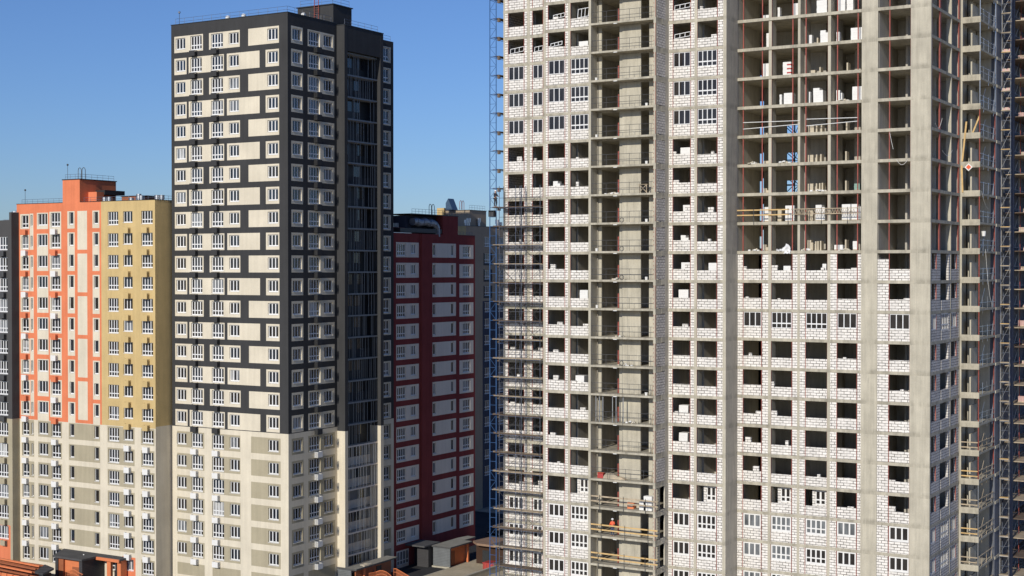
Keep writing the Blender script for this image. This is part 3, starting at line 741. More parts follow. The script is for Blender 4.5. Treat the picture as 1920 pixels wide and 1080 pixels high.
    for nm, Y, el in sections():
        T = TU(Y)
        for k in range(K0, K1):
            z0, z1 = zk(k + 1) + .002, zk(k) - SH - .002
            gl = GLE if nm in ('E', 'E2') else GLZ
            bare = nm in ('E', 'E2') and k <= 7
            glazed = k in gl
            bricks = []
            for e in el:
                if e[0] == 'brick' and not bare:
                    zz = z1
                    if nm == 'E2' and k == 8: zz = z0 + 2.05
                    bricks.append((e[1], e[2], .035, .28, z0, zz))
                if e[0] == 'open':
                    _, a0, a1, n, low = e
                    pw = .10 if bare else .055
                    for (p0, p1) in ((a0 - pw, a0 - .003), (a1 + .003, a1 + pw)):
                        if nm == 'A2' and n == 4 and p0 > a0: continue
                        UP.add('steel_post', T(p0, 0, z0), lambda a, b, p0=p0, p1=p1, z0=z0, z1=z1, T=T: a.tbox(T, p0, p1, .012, .10, z0, z1, 'rust'), None, 1.6 if bare else 1.0)
                    if bare: continue
                    ph = .95 if low else 1.08
                    if glazed: ph += .06
                    bricks.append((a0, a1, .035, .28, z0, z0 + ph))
                    if glazed:
                        fg = BGL2 if (k >= 17 and nm in ('E', 'E2') and rnd.random() < .75) else BGL
                        thick = k >= 15
                        fr = 'foam' if thick else 'white'
                        UP.add('window', T(a0, 0, z0 + ph), lambda a, b, a0=a0, a1=a1, q0=z0 + ph, q1=z1, n=n, low=low, T=T, fg=fg, fr=fr, thick=thick: window(a, b, T, a0 + .02, a1 - .02, q0 + .004, q1 - .01, .06, n, low, fr, fg, sill=.22 if thick else .06, mull=.15 if thick else .085, out=.13 if thick else .06, rim=False), 'pane')
                    elif k == 16 and n == 4 or (k == 16 and nm == 'XX'):
                        # half-built inner leaf with a two-pane window set back in the opening
                        c0 = a0 + (a1 - a0) * .24
                        bricks.append((c0, a1, .62, .80, z0, z0 + 1.05)); bricks.append((c0, c0 + .3, .62, .80, z0 + 1.05, z1 - .12)); bricks.append((a1 - .3, a1, .62, .80, z0 + 1.05, z1 - .12))
                        UP.add('window', T(a0, 0, z0 + 1.05), lambda a, b, c0=c0 + .3, c1=a1 - .3, q0=z0 + 1.05, q1=z1 - .15, T=T: window(a, b, T, c0, c1, q0, q1, .66, 2, True, 'foam', BGL, sill=.1, mull=.18, out=.1, rim=False), 'pane')
                    elif rnd.random() < .45:
                        # a few loose or stepped blocks on the unfinished parapet
                        q = a0 + (a1 - a0) * rnd.choice((0, .12, .3, .55, .7)); w0 = rnd.choice((.3, .6, .62))
                        bricks.append((q, min(a1 - .01, q + w0), .04, .27, z0 + ph + .001, z0 + ph + rnd.choice((.13, .26, .27, .5))))
            if bricks:
                c = el[len(el) // 2]
                UP.add('block_wall', T((el[0][1] + el[-1][2]) / 2, 0, z0), lambda a, b, bricks=bricks, T=T: [a.tbox(T, *q, 'bru') for q in bricks], None, 1.3)
    # right-hand side face
    T = TV(XF)
    for k in range(K0, K1):
        z0, z1 = zk(k + 1) + .002, zk(k) - SH - .002
        bare = k <= 7
        ops = [(138.75, 140.45, 3, 0), (142.35, 145.0, 4, 1), (146.15, 148.25, 3, 0)]
        br = []
        if not bare:
            br = [(138.47, 138.7, .03, .28, z0, z1), (140.5, 141.9, .03, .28, z0, z1), (145.05, 145.7, .03, .28, z0, z1), (146.0, 146.1, .03, .28, z0, z1), (148.3, 149.2, .03, .28, z0, z1)]
            for (a0, a1, n, low) in ops:
                if k == 8 and n == 4: continue
                ph = .95 if low else 1.08
                br.append((a0, a1, .03, .28, z0, z0 + ph))
                if k in GLE:
                    UP.add('window', T(a0, 0, z0 + ph), lambda a, b, a0=a0, a1=a1, q0=z0 + ph, q1=z1, n=n, low=low: window(a, b, T, a0 + .03, a1 - .03, q0 + .004, q1 - .01, .06, n, low, 'foam', BGL, sill=.1, mull=.13, out=.1, rim=False), 'pane', .6)
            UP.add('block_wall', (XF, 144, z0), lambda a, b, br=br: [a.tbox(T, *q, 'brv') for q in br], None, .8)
        ps = [(141.35, 141.75, 'rust'), (148.75, 149.1, 'rust'), (138.55, 138.7, 'rust')] if bare else [(140.46, 140.5, 'rust'), (148.26, 148.3, 'rust')]
        for (a0, a1, m) in ps:
            UP.add('steel_post', T(a0, 0, z0), lambda a, b, a0=a0, a1=a1, z0=z0, z1=z1, m=m: a.tbox(T, a0, a1, .01 if a1 - a0 > .2 else .031, .12, z0, z1, m), None, .9)
    c = MB()
    for k in range(K0, K1): c.tbox(T, 145.72, 145.98, .004, .5, zk(k + 1) + .001, zk(k) - SH - .001, 'conc')
    c.build('column', UT)
    c = MB()
    for k in range(K0, K1): c.tbox(T, 149.22, 149.46, .004, .4, zk(k + 1) + .001, zk(k) - SH - .001, 'conc')
    c.build('column', UT)
    # right balcony back wall and partitions
    c = MB(); cc = MB(); p = MB()
    for k in range(K0, K1):
        z0, z1 = zk(k + 1) + .001, zk(k) - .35
        c.box(XF - .2, XF - .003, VG + .21, 152.0, z0, zk(k) - SH - .002, 'sideconc'); c.box(XF - .2, XF - .003, 153.2, YB, z0, zk(k) - SH - .002, 'sideconc')
        c.box(XF, -34.6, VGE - .2, VGE, z0, zk(k) - .21, 'sideconc')
        cc.box(XF + .003, XF + .17, VG + .004, VG + .18, zk(k + 1) + .282, zk(k) - .322, 'conc')
        p.box(-35.35, -35.2, 150.6, 153.2, z0, z0 + 1.75, 'conc')
    c.build('balcony_back_wall', UT); cc.build('column', UT); p.build('balcony_partition', UT)
    for (x, y) in ((XG - .08, VG + .08), (XG - .08, VGE - .1)):
        r_ = MB()
        for k in range(K0, K1): r_.tube((x, y, zk(k + 1) + (.281 if y < 150 else .001)), (x, y, zk(k) - .321 if y < 150 else zk(k) - .201), .055, 'rust' if 3 <= k <= 15 else 'galv', 8)
        r_.build('drain_pipe', UT)
    # the wing that carries on to the right behind the balcony
    c = MB()
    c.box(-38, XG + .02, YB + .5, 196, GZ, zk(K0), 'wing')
    for i in range(9):
        y = 159 + i * 4.1; c.box(XG + .021, XG + .12, y, y + .9, GZ, zk(K0), 'wetc')
    for k in range(K0, K1): c.box(XG + .021, XG + .10, YB + .51, 158.9, zk(k) - .3, zk(k), 'slab')
    c.build('rear_wing_wall', UT)
tower_frame()

def tower_fittings():
    # balcony railings of the middle bay
    for k in range(K0, K1):
        z = zk(k + 1)
        r_ = MB()
        if k < 15:
            for h in (.55, 1.1): r_.tube((-68.9, BY + .06, z + h), (-62.0, BY + .06, z + h), .022, 'steel', 5)
            for x in (-68.8, -68.1, -67.2, -65.9, -64.6, -63.5, -62.2): r_.tube((x, BY + .06, z), (x, BY + .06, z + 1.12), .02, 'steel', 5)
        elif k == 15:
            for h in (.7, 1.15): r_.tube((-68.9, BY + .06, z + h), (-62.0, BY + .06, z + h), .022, 'steel', 5)
            for x in (-68.7, -67, -65, -63): r_.tube((x, BY + .06, z), (x, BY + .06, z + 1.2), .02, 'steel', 5)
        else:
            q = random.Random(k)
            for h in (.55, 1.05):
                r_.hexa([(-68.9, BY - .02, z + h), (-61.4, BY - .06, z + h - .05), (-61.4, BY - .02, z + h - .05), (-68.9, BY + .02, z + h), (-68.9, BY - .02, z + h + .14), (-61.4, BY - .06, z + h + .09), (-61.4, BY - .02, z + h + .09), (-68.9, BY + .02, z + h + .14)], 'fresh' if k != 16 else 'wood')
            for x in (-68.2 + q.random(), -65.4 + q.random() * .5, -62.9 + q.random() * .5):
                r_.tube((x, BY - .1, z - .25), (x, BY - .1, z + 1.3), .03, 'steel', 6)
            for i in range(5):
                x = -68.85 + i * .26; r_.tube((x, BY + .1, z + .62), (x + .13, BY + .1, z + 1.05), .015, 'steel', 4); r_.tube((x + .13, BY + .1, z + 1.05), (x + .26, BY + .1, z + .62), .015, 'steel', 4)
        r_.build('guardrail', UT)
        l = MB(); l.box(-66.35, -65.95, BY - .04, BY + .12, zk(k) - .26, zk(k) - .203, 'lamp'); l.build('balcony_lamp', UT)
        # small junk edge: red formwork ties on the balcony pier
        e = MB()
        for i in range(5): e.box(-61.9, -61.86, BY - .012, BY + .002, zk(k) - .7 - i * .42, zk(k) - .56 - i * .42, 'rust')
        e.box(-61.72, -61.68, BY - .02, BY + .002, zk(k + 1) + .05, zk(k) - .56, 'rust')
        e.build('formwork_tie', UT)
        if k >= 16:
            ld = MB()
            for y in (BY + .6, BY + 1.0): ld.box(-61.75, -61.70, y, y + .05, zk(k + 1) + .06, zk(k) - .51, 'steel')
            for i in range(7): ld.box(-61.75, -61.70, BY + .651, BY + .999, zk(k + 1) + .3 + i * .29, zk(k + 1) + .34 + i * .29, 'steel')
            ld.build('steel_ladder', UT)
        dz = MB(); dz.box(-66.55, -66.42, A2Y - .02, A2Y + .2, zk(k + 1) + .01, zk(k + 1) + 1.5, 'rust'); dz.build('door_jamb', UT)
    # guard rails on the open floors of the right half
    g = MB(); z = zk(7)
    for h in (.62, 1.12): g.box(-55.5, -49.9, EY - .16, EY - .11, z + h, z + h + .12, 'fresh'); g.box(-49.7, -42.8, EY - .18, EY - .13, z + h + .03, z + h + .11, 'wood')
    for i in range(24):
        x = -49.5 + i * .26
        g.tube((x, EY - .2, z + .7), (x + .13, EY - .2, z + 1.1), .025, 'wood', 4); g.tube((x + .13, EY - .2, z + 1.1), (x + .26, EY - .2, z + .7), .025, 'wood', 4)
    for x in (-53.6, -50.0, -46.6, -44.0): g.tube((x, EY - .22, z - .3), (x, EY - .22, z + 1.3), .03, 'steel', 5)
    g.build('guardrail', UT)
    g = MB(); z = zk(4)
    for (x0, x1) in ((-54.8, -48.9), (-48.2, -43.1)):
        for h, d in ((.75, .1), (1.25, -.05)): g.tube((x0, EY - .03, z + h - d), (x1, EY - .03, z + h + d), .035, 'lamp', 5)
    g.build('guardrail', UT)
    # rails of the right balconies
    for k in range(K0, K1):
        z = zk(k + 1); q = random.Random(k * 3); r_ = MB()
        wd = k >= 14; m = 'wood' if wd else 'galv'
        for h in (.6, 1.1):
            if q.random() < .85: r_.tube((XG - .03, VG + .3, z + h), (XG - .03, VGE - .2, z + h + q.uniform(-.15, .1)), .05 if wd else .025, m, 5)
        for y in (VG + 1.5, VG + 3.6, VGE - 1.0): r_.tube((XG - .03, y, z - (.5 if q.random() < .4 else 0)), (XG - .03, y + q.uniform(-.2, .2), z + 1.2), .03, m, 5)
        if q.random() < .6: r_.tube((XG - .05, VG + .4, z + .1), (XG - .05, VG + 2.4, z + 1.5 + q.random() * .6), .03, m, 5)
        if wd:
            for h in (.5, 1.0): r_.box(XF + .2, XG - .1, VG - .05, VG - .005, z + h, z + h + .11, 'fresh' if k % 2 else 'wood')
        r_.build('guardrail', UT)
    UP.flush()
tower_fittings()

# ================================================================== scaffolds
def scaffold(label, xs, ys, z1, lifts, plank_x, plank_y, cat='scaffold', dark_fill=None, brace=True):
    """xs: standard positions along X, ys: (outer, inner) rows"""
    R = thing('scaffold', ((xs[0] + xs[-1]) / 2, ys[0], GZ), label, cat)
    for x in xs:
        for y in ys:
            s = MB(); s.tube((x, y, GZ), (x, y, z1), .035, 'scaf', 6)
            for q in lifts: s.ball((x, y, q - .1), .06, 'galv', 1, 6, 4)
            s.build('standard', R)
    rn = random.Random(len(xs))
    for q in lifts:
        p = MB(); t = rn.uniform(-.03, .03)
        p.box(plank_x[0] + rn.uniform(-.15, .1), plank_x[1] + rn.uniform(-.1, .1), plank_y[0] + .02, (plank_y[0] + plank_y[1]) / 2 - .01, q, q + .06, rn.choice(('wood', 'dwood', 'wood', 'wood')))
        p.box(plank_x[0] + rn.uniform(-.3, .1), plank_x[1] + rn.uniform(-.1, .1), (plank_y[0] + plank_y[1]) / 2 + .01, plank_y[1], q + t, q + .06 + t, rn.choice(('wood', 'wood', 'dwood')))
        p.build('plank_deck', R)
        l = MB()
        for y in ys:
            l.tube((xs[0], y, q - .07), (xs[-1], y, q - .07), .025, 'scaf', 5); l.tube((xs[0], y, q + 1.0), (xs[-1], y, q + 1.0), .022, 'steel', 5)
        for x in xs: l.tube((x, ys[0], q - .1), (x, ys[-1], q - .1), .025, 'galv', 5)
        l.build('ledger', R)
        if brace:
            d = MB()
            for a, b in zip(xs, xs[1:]):
                d.tube((a, ys[-1], q), (b, ys[-1], q + 1.9), .018, 'steel', 4)
                if rn.random() < .6: d.tube((b, ys[0], q), (a, ys[0], q + 1.9), .018, 'steel', 4)
            d.build('brace', R)
    return R
LIFT = [37.15 - 2.035 * i for i in range(19)]
FL = [47.3, 45.25, 43.25, 41.2, 39.17] + LIFT
SC1 = scaffold('blue tube scaffold with plank decks in front of the left end of the unfinished tower', [-81.15, -79.1, -78.4, -76.1], (134.25, 135.15), 49.6, FL, (-81.9, -75.9), (134.2, 135.2))
def side_scaffold():
    R = thing('scaffold', (-82.1, 140, GZ), 'tall blue lattice scaffold standing along the left gable of the unfinished tower', 'scaffold')
    zt = 72
    for x in (-82.55, -81.75):
        for y in (134.6, 138.6, 143.6):
            s = MB(); s.tube((x, y, GZ), (x, y, zt), .035 if y > 135 else .05, 'scaf' if y > 135 else 'blue', 6); s.build('standard', R)
    z = 37.15 + 2.035 * 17
    n = 0
    while z > GZ + 1:
        d = MB()
        d.tube((-82.55, 134.6, z), (-81.75, 134.6, z), .03, 'blue', 5); d.tube((-82.55, 134.6, z + 1), (-81.75, 134.6, z + 1), .022, 'blue', 5)
        for x in (-82.55, -81.75): d.tube((x, 134.6, z), (x, 143.6, z), .022, 'scaf', 5)
        d.build('ledger', R)
        d = MB()
        a, b = ((-82.55, -81.75) if n % 2 else (-81.75, -82.55))
        if z > 48 or n % 3 == 0: d.tube((a, 134.6, z + .05), (b, 134.6, z + .98), .02, 'blue', 4); d.tube((b, 134.6, z + 1.02), (a, 134.6, z + 1.98), .02, 'blue', 4)
        if d.f: d.build('brace', R)
        p = MB(); p.box(-82.3, -81.5, 134.8, 143.5, z + .03, z + .09, 'dwood'); p.box(-81.7, -81.42, 134.75, 135.0, z - .35, z + .028, 'dwood'); p.build('plank_deck', R)
        z -= 2.035; n += 1
side_scaffold()
def rear_scaffold():
    R = thing('scaffold', (-33.4, 165, GZ), 'blue scaffold with loaded plank decks along the shaded rear wing at the right edge', 'scaffold')
    ys = [158.1, 159.6, 163.1, 166.6, 170.1, 173.6, 177.1]
    for x in (-33.95, -33.0):
        for y in ys:
            s = MB(); s.tube((x, y, GZ), (x, y, 73), .04, 'galv' if (y == ys[0] and x > -33.5) else ('rust' if y > 163 and x > -33.5 else 'scaf'), 6); s.build('standard', R)
    n = MB()
    n.box(-33.02, -32.97, 158.6, 160.0, GZ + 1, 72, 'dark_fill'); n.build('added_dark_sheet', R)  # added dark sheet, stands in for the dark strip of dense blue tubes
    z = GZ + 1.9; i = 0; q = random.Random(5)
    while z < 72:
        p = MB(); p.box(-33.95, -33.02, 158.0, 158.58, z, z + .07, q.choice(('wood', 'fresh', 'wood'))); p.build('plank_deck', R)
        p = MB(); p.box(-33.95, -31.9, 160.4, 177.2, z - .5, z - .42, q.choice(('wood', 'dwood', 'wood'))); p.build('plank_deck', R)
        l = MB(); l.tube((-33.95, 158.05, z - .06), (-33.0, 158.05, z - .06), .03, 'galv', 5); l.tube((-33.95, 158.05, z + 1), (-33.0, 158.05, z + .9 + q.random() * .2), .02, 'scaf', 4)
        for x in (-33.95, -33.0): l.tube((x, 158.1, z - .05), (x, 177.1, z - .05), .025, 'scaf', 4)
        l.build('ledger', R)
        d = MB(); d.tube((-33.95, 158.1, z), (-33.0, 158.1, z + 1.95), .016, 'galv', 4); d.tube((-33.0, 160.5, z), (-33.0, 163, z + 1.9), .018, 'scaf', 4); d.build('brace', R)
        z += 2.035; i += 1
    return R
rear_scaffold()
NTH = ['top', 'second', 'third', 'fourth', 'fifth', 'sixth', 'seventh', 'eighth', 'ninth', 'tenth', 'eleventh', 'twelfth', 'thirteenth', 'fourteenth', 'fifteenth', 'sixteenth', 'seventeenth', 'eighteenth', 'nineteenth']
BAY = ['first', 'second', 'third', 'fourth', 'fifth']
def brick_pack(z, y, i, m):
    b = MB(); q = random.Random(i * 7)
    x0 = -33.0 + q.uniform(-.25, .2); w0 = q.uniform(.7, .95)
    b.box(x0, x0 + w0, y, y + .8, z, z + .1, 'wood')
    n = q.choice((2, 3, 4))
    for r_ in range(n):
        for c in range(4):
            a = x0 + .03 + c * (w0 - .06) / 4
            b.box(a, a + (w0 - .06) / 4 - .02, y + .03, y + .77, z + .1 + r_ * .14, z + .225 + r_ * .14, m if (r_ + c) % 3 else 'pink')
    tag(b.build('brick_pack', loc=(x0 + w0 / 2, y + .4, z)), f'pack of pale bricks on the {NTH[i]} loaded deck of the right edge scaffold', 'bricks', 'brick packs on the rear scaffold')
for i in range(17):
    # lifts counted from the top of the picture
    z = GZ + 1.9 + 2.035 * (33 - i * 1 - (i // 4)) - .42
    brick_pack(z, 162.2 + (i * 1.37) % 2.4, i, ('tan', 'pink', 'wood')[i % 3])
def brick_row(z, i):
    b = MB()
    for c in range(6): b.box(-33.85 + c * .13, -33.85 + c * .13 + .12, 158.1, 158.5, z, z + (.28 if (c + i) % 4 else .2), 'pink' if (c + i) % 3 else 'tan')
    tag(b.build('brick_row', loc=(-33.5, 158.3, z)), f'row of reddish bricks on the {("upper", "middle", "lower", "lowest")[i]} stocked deck beside the right balconies', 'bricks', 'brick rows on the end decks')
for i, k in enumerate((31, 30, 29, 28)): brick_row(GZ + 1.9 + 2.035 * k + .075, i)

# dark lattice mast behind the tower, seen through the open floors
def mast():
    R = thing('lattice_mast', (-59.6, 165, GZ), 'dark steel lattice mast seen through the open floors of the unfinished tower', 'mast')
    zt = 72.5; m = MB(); x0, x1, y0, y1 = -60.35, -58.75, 164.2, 165.8
    for x in (x0, x1):
        for y in (y0, y1): m.tube((x, y, GZ), (x, y, zt), .09, 'black', 6)
    m.build('chord', R)
    m = MB(); z = GZ; i = 0
    while z < zt - 1.5:
        for y in (y0, y1):
            m.tube((x0, y, z), (x1, y, z), .05, 'black', 5)
            a, b = (x0, x1) if i % 2 else (x1, x0)
            m.tube((a, y, z), (b, y, z + 1.45), .05, 'black', 5)
        for x in (x0, x1): m.tube((x, y0, z), (x, y1, z + 1.45), .04, 'black', 5)
        z += 1.45; i += 1
    m.build('lacing', R)
mast()

# ================================================================== loose things on the open floors
def floor_word(k): return NTH[k + 1] + ' open floor'
MW = {'wrap': 'white wrapped', 'tan': 'low tan', 'green': 'pale green', 'wrap+': 'white and red banded'}
E_ST = [(-1, 1, -53.11, -52.38, 0.45, 0.9, 'wrap'), (-1, 2, -51.65, -51.42, 1.15, 1.2, 'wrap'), (-1, 2, -49.85, -49.2, 1.3, 0.7, 'wrap'), (-1, 3, -47.47, -46.44, 1.4, 0.8, 'wrap'), (-1, 4, -45.4, -44.65, 1.5, 0.9, 'wrap'), (-1, 4, -44.55, -43.91, 1.5, 1.1, 'wrap'), (0, 1, -52.68, -52.29, 1.5, 0.8, 'wrap'), (0, 3, -48.36, -48.03, 1.0, 1.0, 'wrap'), (0, 3, -47.06, -46.25, 1.3, 0.7, 'wrap'), (0, 4, -45.5, -45.18, 1.05, 0.9, 'wrap'), (0, 4, -44.03, -42.92, 1.3, 0.8, 'wrap'), (1, 1, -53.11, -52.38, 1.4, 0.9, 'wrap'), (1, 2, -50.98, -50.14, 1.4, 0.9, 'wrap+'), (1, 3, -48.46, -47.91, 0.5, 1.6, 'tan'), (2, 2, -51.31, -51.09, 1.1, 0.9, 'wrap'), (2, 2, -50.83, -49.94, 1.2, 0.8, 'wrap'), (2, 3, -48.36, -48.19, 1.2, 1.0, 'wrap'), (2, 3, -47.8, -46.82, 1.5, 0.8, 'wrap'), (2, 4, -45.6, -45.01, 1.2, 1.2, 'wrap'), (2, 4, -43.87, -42.92, 1.4, 0.8, 'wrap'), (3, 3, -48.5, -47.95, 0.8, 1.4, 'tan'), (3, 1, -52.98, -52.42, 0.3, 1.0, 'tan'), (4, 3, -48.55, -48.0, 0.8, 1.4, 'tan'), (4, 1, -53.04, -52.47, 0.35, 1.0, 'tan'), (5, 3, -48.55, -48.0, 0.85, 1.4, 'tan'), (5, 1, -53.04, -52.47, 0.5, 1.0, 'tan'), (5, 4, -43.72, -43.14, 0.7, 1.0, 'green'), (6, 1, -52.92, -52.25, 1.5, 0.7, 'wrap'), (6, 2, -50.66, -49.7, 1.6, 0.8, 'wrap'), (6, 2, -51.75, -51.35, 1.3, 1.6, 'tan'), (6, 3, -47.53, -46.6, 1.6, 0.8, 'wrap'), (6, 3, -48.53, -48.04, 1.1, 1.5, 'tan'), (6, 4, -44.85, -44.0, 1.6, 0.7, 'wrap'), (6, 4, -43.89, -42.99, 1.6, 0.7, 'wrap'), (7, 1, -53.04, -52.53, 0.65, 1.0, 'tan'), (7, 3, -48.52, -47.97, 1.05, 1.3, 'tan'), (7, 4, -45.63, -44.78, 0.55, 0.8, 'wrap'), (7, 4, -43.77, -43.34, 0.9, 0.8, 'wrap'), (8, 2, -50.72, -50.0, 1.4, 0.5, 'wrap'), (8, 3, -46.72, -46.34, 1.6, 0.5, 'wrap')]
def block_stack(x0, x1, y, z, h, m, label):
    q = random.Random(int(x0 * 100)); d = max(.5, min(1.0, (x1 - x0)))
    mm = 'wrap' if m == 'wrap+' else m
    b = MB()
    n = max(1, round(h / .27)); hh = (h - .1) / n
    b.box(x0 + .02, x1 - .02, y + .02, y + d - .02, z + .002, z + .05, 'wood'); b.box(x0, x1, y, y + d, z + .05, z + .1, 'wood')
    for i in range(n):
        o = q.uniform(-.008, .008)
        top = x1 - (0 if i < n - 1 or (x1 - x0) < .5 else q.choice((0, 0, (x1 - x0) * .35)))
        b.box(x0 + o, top + o, y + o, y + d + o, z + .1 + i * hh + .004, z + .1 + (i + 1) * hh, mm)
    if m == 'wrap+':
        for i in range(3): b.box(x1 - .42, x1 + .012, y - .012, y + d + .012, z + .25 + i * .4, z + .4 + i * .4, 'rlabel')
    tag(b.build('block_stack', loc=((x0 + x1) / 2, y + d / 2, z)), label, 'block stack', 'stacks of building blocks on the tower floors')
cnt = {}
for (k, b_, x0, x1, h, dy, m) in E_ST:
    c = cnt[(k, b_)] = cnt.get((k, b_), 0) + 1
    sz = 'narrow ' if x1 - x0 < .45 else ''
    oth = ['', 'more to the right, '][c - 1] if c < 3 else 'third, '
    fw = floor_word(k) if k < 8 else 'first bricked floor'
    block_stack(x0, x1, EY + dy, zk(k + 1), h, m, f'{sz}{MW[m]} block stack, {oth}{fw}, {BAY[b_ - 1]} bay from left')
for (k, x0, x1, h) in [(4, -60.55, -59.49, 1.75), (6, -60.25, -59.49, 1.75), (7, -60.49, -59.67, 1.6), (8, -60.43, -59.49, 1.75), (8, -57.47, -56.61, 1.7), (9, -60.72, -59.67, 1.9), (13, -60.67, -59.67, 1.8), (14, -60.67, -59.73, 1.9)]:
    block_stack(x0, x1, CY + .55, zk(k + 1), h, 'wrap', f'white block stack behind the {"wide" if x0 > -58 else "narrow"} opening, {NTH[k + 1]} floor right of the balconies')
for (k, x0, x1, h) in [(0, -71.33, -70.27, 1.5), (5, -74.38, -73.55, 1.6), (9, -71.21, -70.27, 1.8), (12, -71.71, -70.71, 1.6)]:
    block_stack(x0, x1, A2Y + .5, zk(k + 1), h, 'wrap', f'white block stack behind a parapet, {NTH[k + 1]} floor left of the balconies')
# thin posts standing on the open floors
for i, (k, x) in enumerate([(1, -47.46), (0, -47.73), (3, -47.79), (3, -47.3), (4, -47.79), (4, -47.35), (5, -47.79), (5, -47.46), (5, -47.19), (7, -47.84), (7, -47.62), (7, -47.35), (1, -44.7), (3, -44.75), (4, -44.81), (5, -44.81), (7, -44.81)]):
    b = MB(); b.box(x, x + .14, 139.7, 140.5, zk(k + 1) + .002, zk(k + 1) + (.75 + (i * .37) % .35), 'tan')
    b.box(x - .05, x + .19, 139.65, 140.55, zk(k + 1) + .001, zk(k + 1) + .06, 'conc')
    tag(b.build('block_upstand', loc=(x, 140, zk(k + 1))), f'thin pale block upstand on the {floor_word(k)} from the top, {"third" if x < -46 else "fourth"} bay', 'upstand', 'thin upstands on the open floors')
# loose white window frames leaning on parapets near the top
def loose_frame(x0, x1, y, z, h, n, tilt, label):
    b = MB(); t = .055
    def P(x, q): return (x, y + q * .15, z + q + tilt * (x - x0))
    def bar(xa, xb, qa, qb):
        p = [P(xa, qa), P(xb, qa), P(xb, qb), P(xa, qb)]
        b.hexa([p[0], p[1], (p[1][0], p[1][1] + .06, p[1][2]), (p[0][0], p[0][1] + .06, p[0][2]), p[3], p[2], (p[2][0], p[2][1] + .06, p[2][2]), (p[3][0], p[3][1] + .06, p[3][2])], 'white')
    bar(x0, x1, 0, t); bar(x0, x1, h - t, h)
    for i in range(n + 1):
        x = x0 + (x1 - x0 - t) * i / n; bar(x, x + t, t, h - t)
    tag(b.build('window_frame', loc=(x0, y, z)), label, 'window frame', 'loose white window frames on the parapets')
for (x0, x1, Y, k, h, n, tl, ph, lb) in [
    (-80.6, -78.9, A1Y, 0, .55, 3, .12, 1.08, 'loose white three-pane window frame on the leftmost parapet of the second floor'),
    (-77.6, -76.55, A1Y, 0, .55, 2, .1, 1.08, 'loose white two-pane window frame on the narrow parapet of the second floor'),
    (-77.6, -76.55, A1Y, 1 - 1 + 0, 0, 2, 0, 0, None),
    (-74.2, -72.8, A2Y, -1, .45, 3, .12, 1.08, 'loose low white window frame on the top floor parapet left of the railed balconies'),
    (-71.3, -70.0, A2Y, -1, .95, 3, .08, .95, 'tall loose white window frame beside the top railed balcony'),
    (-74.5, -73.1, A2Y, 0, .4, 3, .14, 1.08, 'tilted low white window frame on the second floor parapet left of the railed balconies'),
    (-61.05, -59.3, CY, -1, .48, 3, .1, 1.08, 'loose white window frame on the top centre parapet'),
    (-61.05, -59.3, CY, 0, .48, 3, .1, 1.08, 'loose white window frame on the second centre parapet from the top'),
]:
    if lb: loose_frame(x0, x1, Y + .1, zk(k + 1) + ph + .01, h, n, tl, lb)
# white sheet hanging over a slab edge
def tarp():
    b = MB(); q = random.Random(9); nx, nz = 26, 9; x0, x1 = -51.2, -49.75; z = zk(8)
    pts = []
    for j in range(nz + 1):
        for i in range(nx + 1):
            u_ = i / nx; v_ = j / nz
            top = .15 + .55 * math.exp(-((u_ - .72) / .22) ** 2)
            xx = x0 + (x1 - x0) * u_
            zz = z + top - v_ * (top + .28 * (1 if u_ > .4 else .2))
            yy = EY - .14 - .10 * math.sin(u_ * 19 + v_ * 3) * (1 - .3 * v_) - .06 * math.sin(v_ * 9 + u_ * 7)
            pts.append((xx, yy, zz + .03 * math.sin(u_ * 31)))
    for j in range(nz):
        for i in range(nx):
            a = j * (nx + 1) + i
            b.face([pts[a], pts[a + 1], pts[a + nx + 2], pts[a + nx + 1]], 'tarp')
    o = b.build('plastic_sheet', loc=(x0, EY, z)); sm = o.modifiers.new('thickness', 'SOLIDIFY'); sm.thickness = .015
    tag(o, 'crumpled white plastic sheet draped over a slab edge in the second open bay', 'sheet')
tarp()
